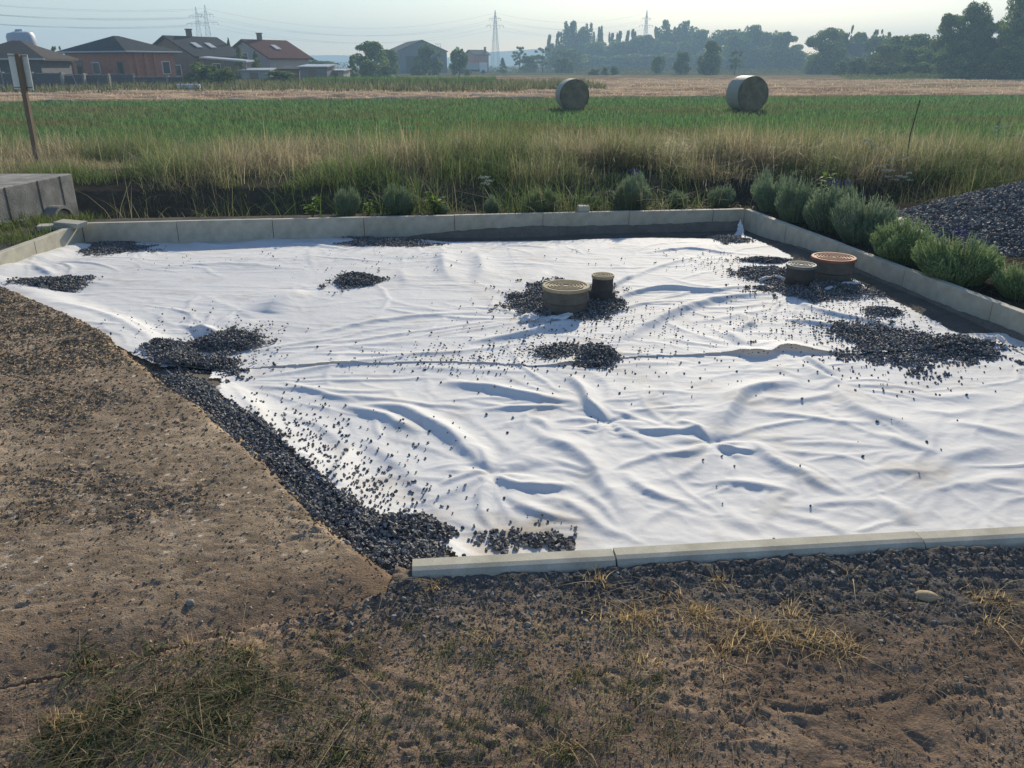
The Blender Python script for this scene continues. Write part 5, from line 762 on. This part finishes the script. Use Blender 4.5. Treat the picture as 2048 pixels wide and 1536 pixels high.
# orange brick bungalow: near corner at px 258
t, rf = hip_house('brick_bungalow', 258, 88, R(60), 5.6, 10.5, 3.15, 1.75, 'brick', 'darkroof', 'unrendered orange brick bungalow with a dark hipped roof', wins=[(8.2, 1.5, 1.0, 1.9, 1), (5.4, 1.7, 1.2, 1.2, 0), (1.4, 1.7, .9, 1.3, 1)], rwins=[(4.4, 1.75, 1.0, 1.3, 0)])
b = MB(); b.box(.6, 2.9, -.03, .02, .1, 2.9); b.build('porch_recess', M['brick'], t)
b = MB()
for u in (.7, 1.8, 2.9): b.box(u - .1, u + .1, -.35, -.15, 0, 3.1)
b.build('porch_column', M['brick'], t)
gable_house('gabled_house', 392, 100, R(62), 7.2, 8.6, 3.0, 2.05, 'brownwall', 'darkroof', 'brown gabled house with a long dark roof and chimney, right of the brick bungalow', (3.4, 4.3), [(2.2, .45), (4.3, .45)], [(4.6, 3.3, 1.1, 1.0), (3.2, 1.4, 1.4, 1.3)], right_wins=[(3, 1.6, 1.2, 1.2)])
x, y = world_off(400, 96); t = empty('lean_to_canopy', (x, y, -.4)); tag(t, 'low flat canopy on posts in front of the brown gabled house', 'canopy'); MB().add([(0, 0, 2.7), (5.2, 0, 2.3), (5.2, 3, 2.4), (0, 3, 2.8)] + [(0, 0, 2.85), (5.2, 0, 2.45), (5.2, 3, 2.55), (0, 3, 2.95)], [(0, 3, 2, 1), (4, 5, 6, 7), (0, 1, 5, 4), (1, 2, 6, 5), (2, 3, 7, 6), (3, 0, 4, 7)]).build('roof', M['sheet'], t)
for u, z in ((.3, 2.65), (2.6, 2.45), (5.0, 2.28)): MB().box(u - .08, u + .08, .1, .26, 0, z).build('post', M['wood'], t)
gable_house('gabled_house', 540, 112, R(57), 6.8, 9.0, 2.9, 2.1, 'greywall', 'redroof', 'grey gabled house with a dark red roof and one skylight', (2.6, 4.5), [(3.3, .5)], [(4.6, 3.1, 1.1, .9), (2.4, 1.4, 1.2, 1.2), (6.6, 1.4, 1.2, 1.2)], right_wins=[(3, 1.3, 1.2, 1.1), (6, 1.3, 1.2, 1.1)])
hip_house('low_house', 72, 84, R(12), 2.2, 4, 2.3, 1.0, 'gardenwall', 'brownroof', 'small low house with a shallow roof between the silo and the brick bungalow', rwins=[(1.6, 1.3, 1.0, .9, 0)])
hip_house('low_house', -70, 74, R(10), 6, 8, 2.35, 1.7, 'gardenwall', 'brownroof', 'low house with a wide shallow roof cut off by the left edge, behind the sign', rwins=[(2, 1.3, 1.4, 1.0, 0)])
gable_house('gabled_house', 1713, 232, R(40), 9, 9, 3.5, 4.0, 'brownwall', 'brownroof', 'steep gabled house half hidden among the trees at the right', None, (), [(4.5, 4.5, 1.2, 1.4)])
def shed(px, Y, rz, L, D, h1, h2_, label, mw='shed', mr='sheet'):
    x, y = world_off(px, Y); t = empty('garden_shed', (x, y, -.4), rz); tag(t, label, 'shed', 'low sheds below the red-roofed house'); MB().add([(0, 0, 0), (L, 0, 0), (L, D, 0), (0, D, 0), (0, 0, h1), (L, 0, h1), (L, D, h2_), (0, D, h2_)], [(0, 3, 2, 1), (4, 5, 6, 7), (0, 1, 5, 4), (1, 2, 6, 5), (2, 3, 7, 6), (3, 0, 4, 7)]).build('wall', M[mw], t)
    MB().add([(-.2, -.3, h1 + .02), (L + .2, -.3, h1 + .02), (L + .2, D + .2, h2_ + .02), (-.2, D + .2, h2_ + .02), (-.2, -.3, h1 + .12), (L + .2, -.3, h1 + .12), (L + .2, D + .2, h2_ + .12), (-.2, D + .2, h2_ + .12)], [(0, 3, 2, 1), (4, 5, 6, 7), (0, 1, 5, 4), (1, 2, 6, 5), (2, 3, 7, 6), (3, 0, 4, 7)]).build('roof', M[mr], t); MB().box(L * .3, L * .3 + .9, -.03, .02, 0, h1 * .85).build('door', M['wood'], t)
shed(598, 98, R(-6), 3.2, 3, 1.75, 2.0, 'low shed with a pale sheet roof, middle of the three'); shed(546, 100, R(4), 2.9, 3, 1.5, 1.7, 'lowest dark shed with a brown roof, leftmost of the three', 'wood', 'brownroof'); shed(648, 100, R(-4), 2.2, 3, 1.35, 1.5, 'small grey shed, rightmost of the three', 'greywall'); shed(480, 96, R(2), 3.2, 2.2, 1.4, 1.6, 'long low grey outbuilding right of the overgrown mound', 'greywall')
# mortar silo
x, y = world_off(58, 84); t = empty('mortar_silo', (x, y, -.4), 0); t.rotation_euler = (0, R(-3), .2); t.scale = (1.22, 1.22, 1.06); tag(t, 'white and blue mortar silo on legs behind the low house', 'silo'); MB().lathe([(.35, 1.2), (1.0, 2.3), (1.0, 3.3)], 32).build('cone', M['blue'], t, True); MB().lathe([(1.0, 3.3), (1.02, 3.35), (1.02, 4.35), (.9, 4.6), (.3, 4.75), (.28, 4.9)], 32).build('tank', M['whitish'], t, True)
for a in (.8, 2.4, 3.9, 5.5): MB().bar((.9 * math.cos(a), .9 * math.sin(a), 0), (.98 * math.cos(a), .98 * math.sin(a), 3.2), .07).build('leg', M['steel'], t)
# garden walls, arch, fences
def wall_run(name, px0, px1, Y, h, m, label, th=.2, cat='wall', posts=0):
    x0, x1 = XH(px0, Y), XH(px1, Y); t = empty(name, (x0, Y, -.42)); tag(t, label, cat); MB().box(0, x1 - x0, 0, th, 0, h).build('wall_panel', M[m], t); MB().box(-.03, x1 - x0 + .03, -.04, th + .04, h, h + .07).build('coping', M['concrete'], t)
    for k in range(posts): u = (x1 - x0) * k / max(posts - 1, 1); MB().box(u - .08, u + .08, -.06, th + .06, .002, h + .15).build('pillar', M['concrete'], t)
wall_run('garden_wall', -60, 118, 70, 1.35, 'gardenwall', 'long dark block garden wall at the far left', posts=4); wall_run('garden_wall', 122, 162, 71, 1.25, 'gardenwall', 'dark block wall stub with an arch in front of it', posts=2); wall_run('garden_wall', 166, 212, 72, 1.2, 'gardenwall', 'short dark block wall below the brick bungalow, ending in a pale pillar', posts=2); wall_run('garden_wall', 216, 262, 78, 1.2, 'gardenwall', 'stacked dark blocks in front of the brick bungalow', posts=0); wall_run('garden_wall', 262, 400, 80, .95, 'gardenwall', 'low dark wall below the right half of the brick bungalow', posts=3)
x, y = world_off(131, 69.5); t = tag(MB().tube([(-.45, 0, -.4), (-.45, 0, .6), (-.38, 0, .82), (.38, 0, .82), (.47, 0, .6), (.62, 0, -.4)], .035, 5).build('garden_arch', M['steel']), 'thin metal arch frame in front of the dark garden wall', 'garden arch'); t.location = (x, y, 0)
def fence(px0, px1, Y, n, h, label):
    x0, x1 = XH(px0, Y), XH(px1, Y); t = empty('wire_fence', (x0, Y, -.4)); tag(t, label, 'fence')
    for k in range(n): MB().bar(((x1 - x0) * k / (n - 1), 0, 0), ((x1 - x0) * k / (n - 1), 0, h), .035).build('post', M['dark'], t)
    b = MB()
    for z in np.linspace(.15, h - .05, 6): b.bar((0, 0, z), (x1 - x0, 0, z), .008)
    b.build('wire', M['dark'], t)
fence(190, 520, 66, 13, 1.05, 'wire fence on thin dark posts in front of the houses'); fence(520, 1003, 74, 14, .9, 'wire fence on thin posts along the rough grass and maize')
# white pallet tank lying
x, y = world_off(372, 66.5); t = empty('caged_tank', (x, y, -.38), .05); tag(t, 'white tank in a wire cage lying in the grass behind the fence', 'tank'); MB().lathe([(.26, -.85), (.3, -.8), (.3, .8), (.26, .85)], 20).build('tank', M['white'], t, True).rotation_euler = (0, R(90), 0); t.location.z = -.08; b = MB()
for k in range(12): u = -.85 + k * 1.7 / 11; b.tube([(u, -.33, -.3), (u, -.33, .3), (u, .33, .3)], .012, 4)
for z in (-.2, 0, .2): b.bar((-.86, -.335, z), (.86, -.335, z), .012)
b.build('cage', M['steel'], t)
# hall
x, y = world_off(797, 225); t = empty('industrial_hall', (x, y, -.4), R(18)); tag(t, 'large dark grey industrial hall with a shallow gable roof', 'hall'); L_, D_, h_, r_ = 13.0, 20, 5.4, 2.6
b = MB(); b.box(0, L_, 0, D_, 0, h_); b.add([(0, 0, h_), (L_, 0, h_), (L_ / 2, 0, h_ + r_), (0, D_, h_), (L_, D_, h_), (L_ / 2, D_, h_ + r_)], [(0, 1, 2), (3, 5, 4), (0, 2, 5, 3), (1, 4, 5, 2)]); b.build('wall', M['hall'], t)
b = MB()
for xa, xb in ((-.3, L_ / 2), (L_ + .3, L_ / 2)):
    za = h_ - .3 * r_ / (L_ / 2) + .02; v = [(xa, -.3, za), (xb, -.3, h_ + r_ + .02), (xb, D_ + .3, h_ + r_ + .02), (xa, D_ + .3, za)]; b.add(v + [(p[0], p[1], p[2] + .2) for p in v], [(0, 1, 2, 3), (7, 6, 5, 4), (0, 4, 5, 1), (1, 5, 6, 2), (2, 6, 7, 3), (3, 7, 4, 0)])
b.build('roof', M['darkroof'], t); MB().box(2, 5.5, -.05, .02, .05, 4.3).build('gate', M['dark'], t); MB().box(L_ + .001, L_ + .03, .4, D_ - .4, .3, h_ - .3).build('side_cladding', M['halllight'], t)
b = MB()
for u in (L_ - 2.3, L_ - 1.6, L_ - .9): b.bar((u, 3, h_ + .4), (u, 3, h_ + 2.1), .05)
for z in (h_ + 1.2, h_ + 1.9): b.bar((L_ - 2.3, 3, z), (L_ - .9, 3, z), .05)
b.build('roof_railing', M['steel'], t)
gable_house('red_brick_barn', 948, 270, R(35), 5.5, 5, 5.2, 1.2, 'brick', 'brownroof', 'small red-brown building with a tall chimney right of the hall', (4.8, 1.0)); gable_house('small_red_house', 772, 235, R(30), 4.5, 4, 1.8, 1.4, 'brownwall', 'redroof', 'tiny red-roofed house just left of the hall')
x, y = world_off(966, 215); t = empty('white_truck', (x, y, -.35), R(185)); tag(t, 'white truck parked in the distance right of the hall', 'truck'); MB().box(-1.0, .9, -1.1, 1.1, .5, 2.6).build('cab', M['white'], t, False, .12); MB().box(-1.02, -1.0, -.95, .95, 1.5, 2.4).build('windscreen', M['window'], t); MB().box(1.1, 6.4, -1.15, 1.15, 1.0, 2.5).build('cargo_box', M['sheet'], t); MB().box(.9, 6.4, -.5, .5, .6, .98).build('chassis', M['dark'], t)
for u in (0, 3.6, 5.2):
    for s in (-1, 1): w = MB().lathe([(.42, -.15), (.48, -.1), (.48, .1), (.42, .15)], 16).build('wheel', M['dark'], t, True); w.location = (u, s * 1.0, .48); w.rotation_euler = (R(90), 0, 0)
# ------------------------------------------------------------ pylons and lines
def pylon(px, top, Y, label, lean=0, arms=((.74, 5.5), (.86, 3.6)), bw=4.6):
    x = XH(px, Y); zt_ = Q(px, top, Y)[2]; h = zt_ + .5; t = empty('lattice_pylon', (x, Y, -.5), R(20)); tag(t, label, 'pylon', 'lattice pylons of the power lines'); b = MB(); zs = np.concatenate([np.linspace(0, .84, 10), [.92, 1.0]]); wf = lambda q: (bw / 2) * (1 - q / .84) * .8 + .55 if q < .84 else .55 * (1 - (q - .84) / .16) + .06
    for q0, q1 in zip(zs[:-1], zs[1:]):
        a, c = wf(q0), wf(q1); k0 = [(-a, -a), (a, -a), (a, a), (-a, a)]; k1 = [(-c, -c), (c, -c), (c, c), (-c, c)]
        for i in range(4): j = (i + 1) % 4; b.bar((*k0[i], q0 * h), (*k1[i], q1 * h), .13); b.bar((*k0[i], q0 * h), (*k1[j], q1 * h), .06); b.bar((*k0[j], q0 * h), (*k1[i], q1 * h), .06); b.bar((*k1[i], q1 * h), (*k1[j], q1 * h), .05)
    b.build('mast', M['steel'], t)
    for q, w in arms:
        b = MB(); b.bar((-w, 0, q * h), (w, 0, q * h), .12); b.bar((-w, 0, q * h), (0, 0, q * h + 1.4), .08); b.bar((w, 0, q * h), (0, 0, q * h + 1.4), .08); o = b.build('crossarm', M['steel'], t); ins = MB()
        for u in (-w, -w * .55, w * .55, w): ins.bar((u, 0, q * h - 1.3), (u, 0, q * h), .10)
        ins.build('insulator', M['dark'], o)
    return t, x, h
pA = pylon(406, 14, 470, 'slightly shorter pylon of the pair behind the houses, the left one'); pB = pylon(424, 10, 452, 'taller pylon of the pair behind the houses, the right one'); pC = pylon(991, 20, 540, 'single lattice pylon standing free against the sky near the centre'); pD = pylon(1288, 20, 640, 'far lattice pylon rising behind the poplars')
def cable(a, b, sag, label, r=.045):
    a = np.array(a); b = np.array(b); pts = [tuple(a + (b - a) * t + np.array((0, 0, -4 * sag * t * (1 - t)))) for t in np.linspace(0, 1, 25)]; tag(MB().tube(pts, r, 4).build('power_cable', M['steel']), label, 'power cable', 'power cables strung between the pylons')
levels = [('top', .98, 0), ('upper arm, near side', .86, -3.4), ('upper arm, far side', .86, 3.4), ('lower arm, near side', .74, -5.3), ('lower arm, far side', .74, 5.3)]
for (nm, q, u) in levels:
    for (p, Yp_, w, px0, y0) in ((pA, 470, 'left pylon of the pair', -400, 0), (pB, 452, 'right pylon of the pair', -420, 6)):
        e = (XH(px0, 330), 330 + u, 33 * q - .5); cable(e, (p[1] + u * .9, Yp_ + u * .3, p[2] * q - 1.5), 4.5, 'cable from the %s leftwards, on its %s' % (w, nm))
    cable((pB[1] + u * .9, 452 + u * .3, pB[2] * q - 1.5), (pC[1] + u * .9, 540 + u * .3, pC[2] * q - 1.5), 9, 'cable from the pylon pair to the central pylon, on the %s' % nm)
    cable((pC[1] + u * .9, 540 + u * .3, pC[2] * q - 1.5), (pD[1] + u * .9, 640 + u * .3, pD[2] * q - 1.5), 6, 'cable from the central to the far pylon, on the %s' % nm)

# ------------------------------------------------------------ haze
HZ = bpy.data.materials.new('haze'); HZ.use_nodes = True; N = HZ.node_tree; N.nodes.remove(N.nodes['Principled BSDF']); v = N.nodes.new('ShaderNodeVolumePrincipled'); v.inputs['Color'].default_value = (.50, .76, 1, 1); v.inputs['Density'].default_value = .0013; v.inputs['Anisotropy'].default_value = .1; N.links.new(v.outputs[0], N.nodes['Material Output'].inputs['Volume'])
o = MB().box(-760, 760, -20, 1300, -7.5, 48).build('haze', HZ); o['kind'] = 'stuff'; tag(o, 'thin blue-grey summer haze over the fields', 'haze')
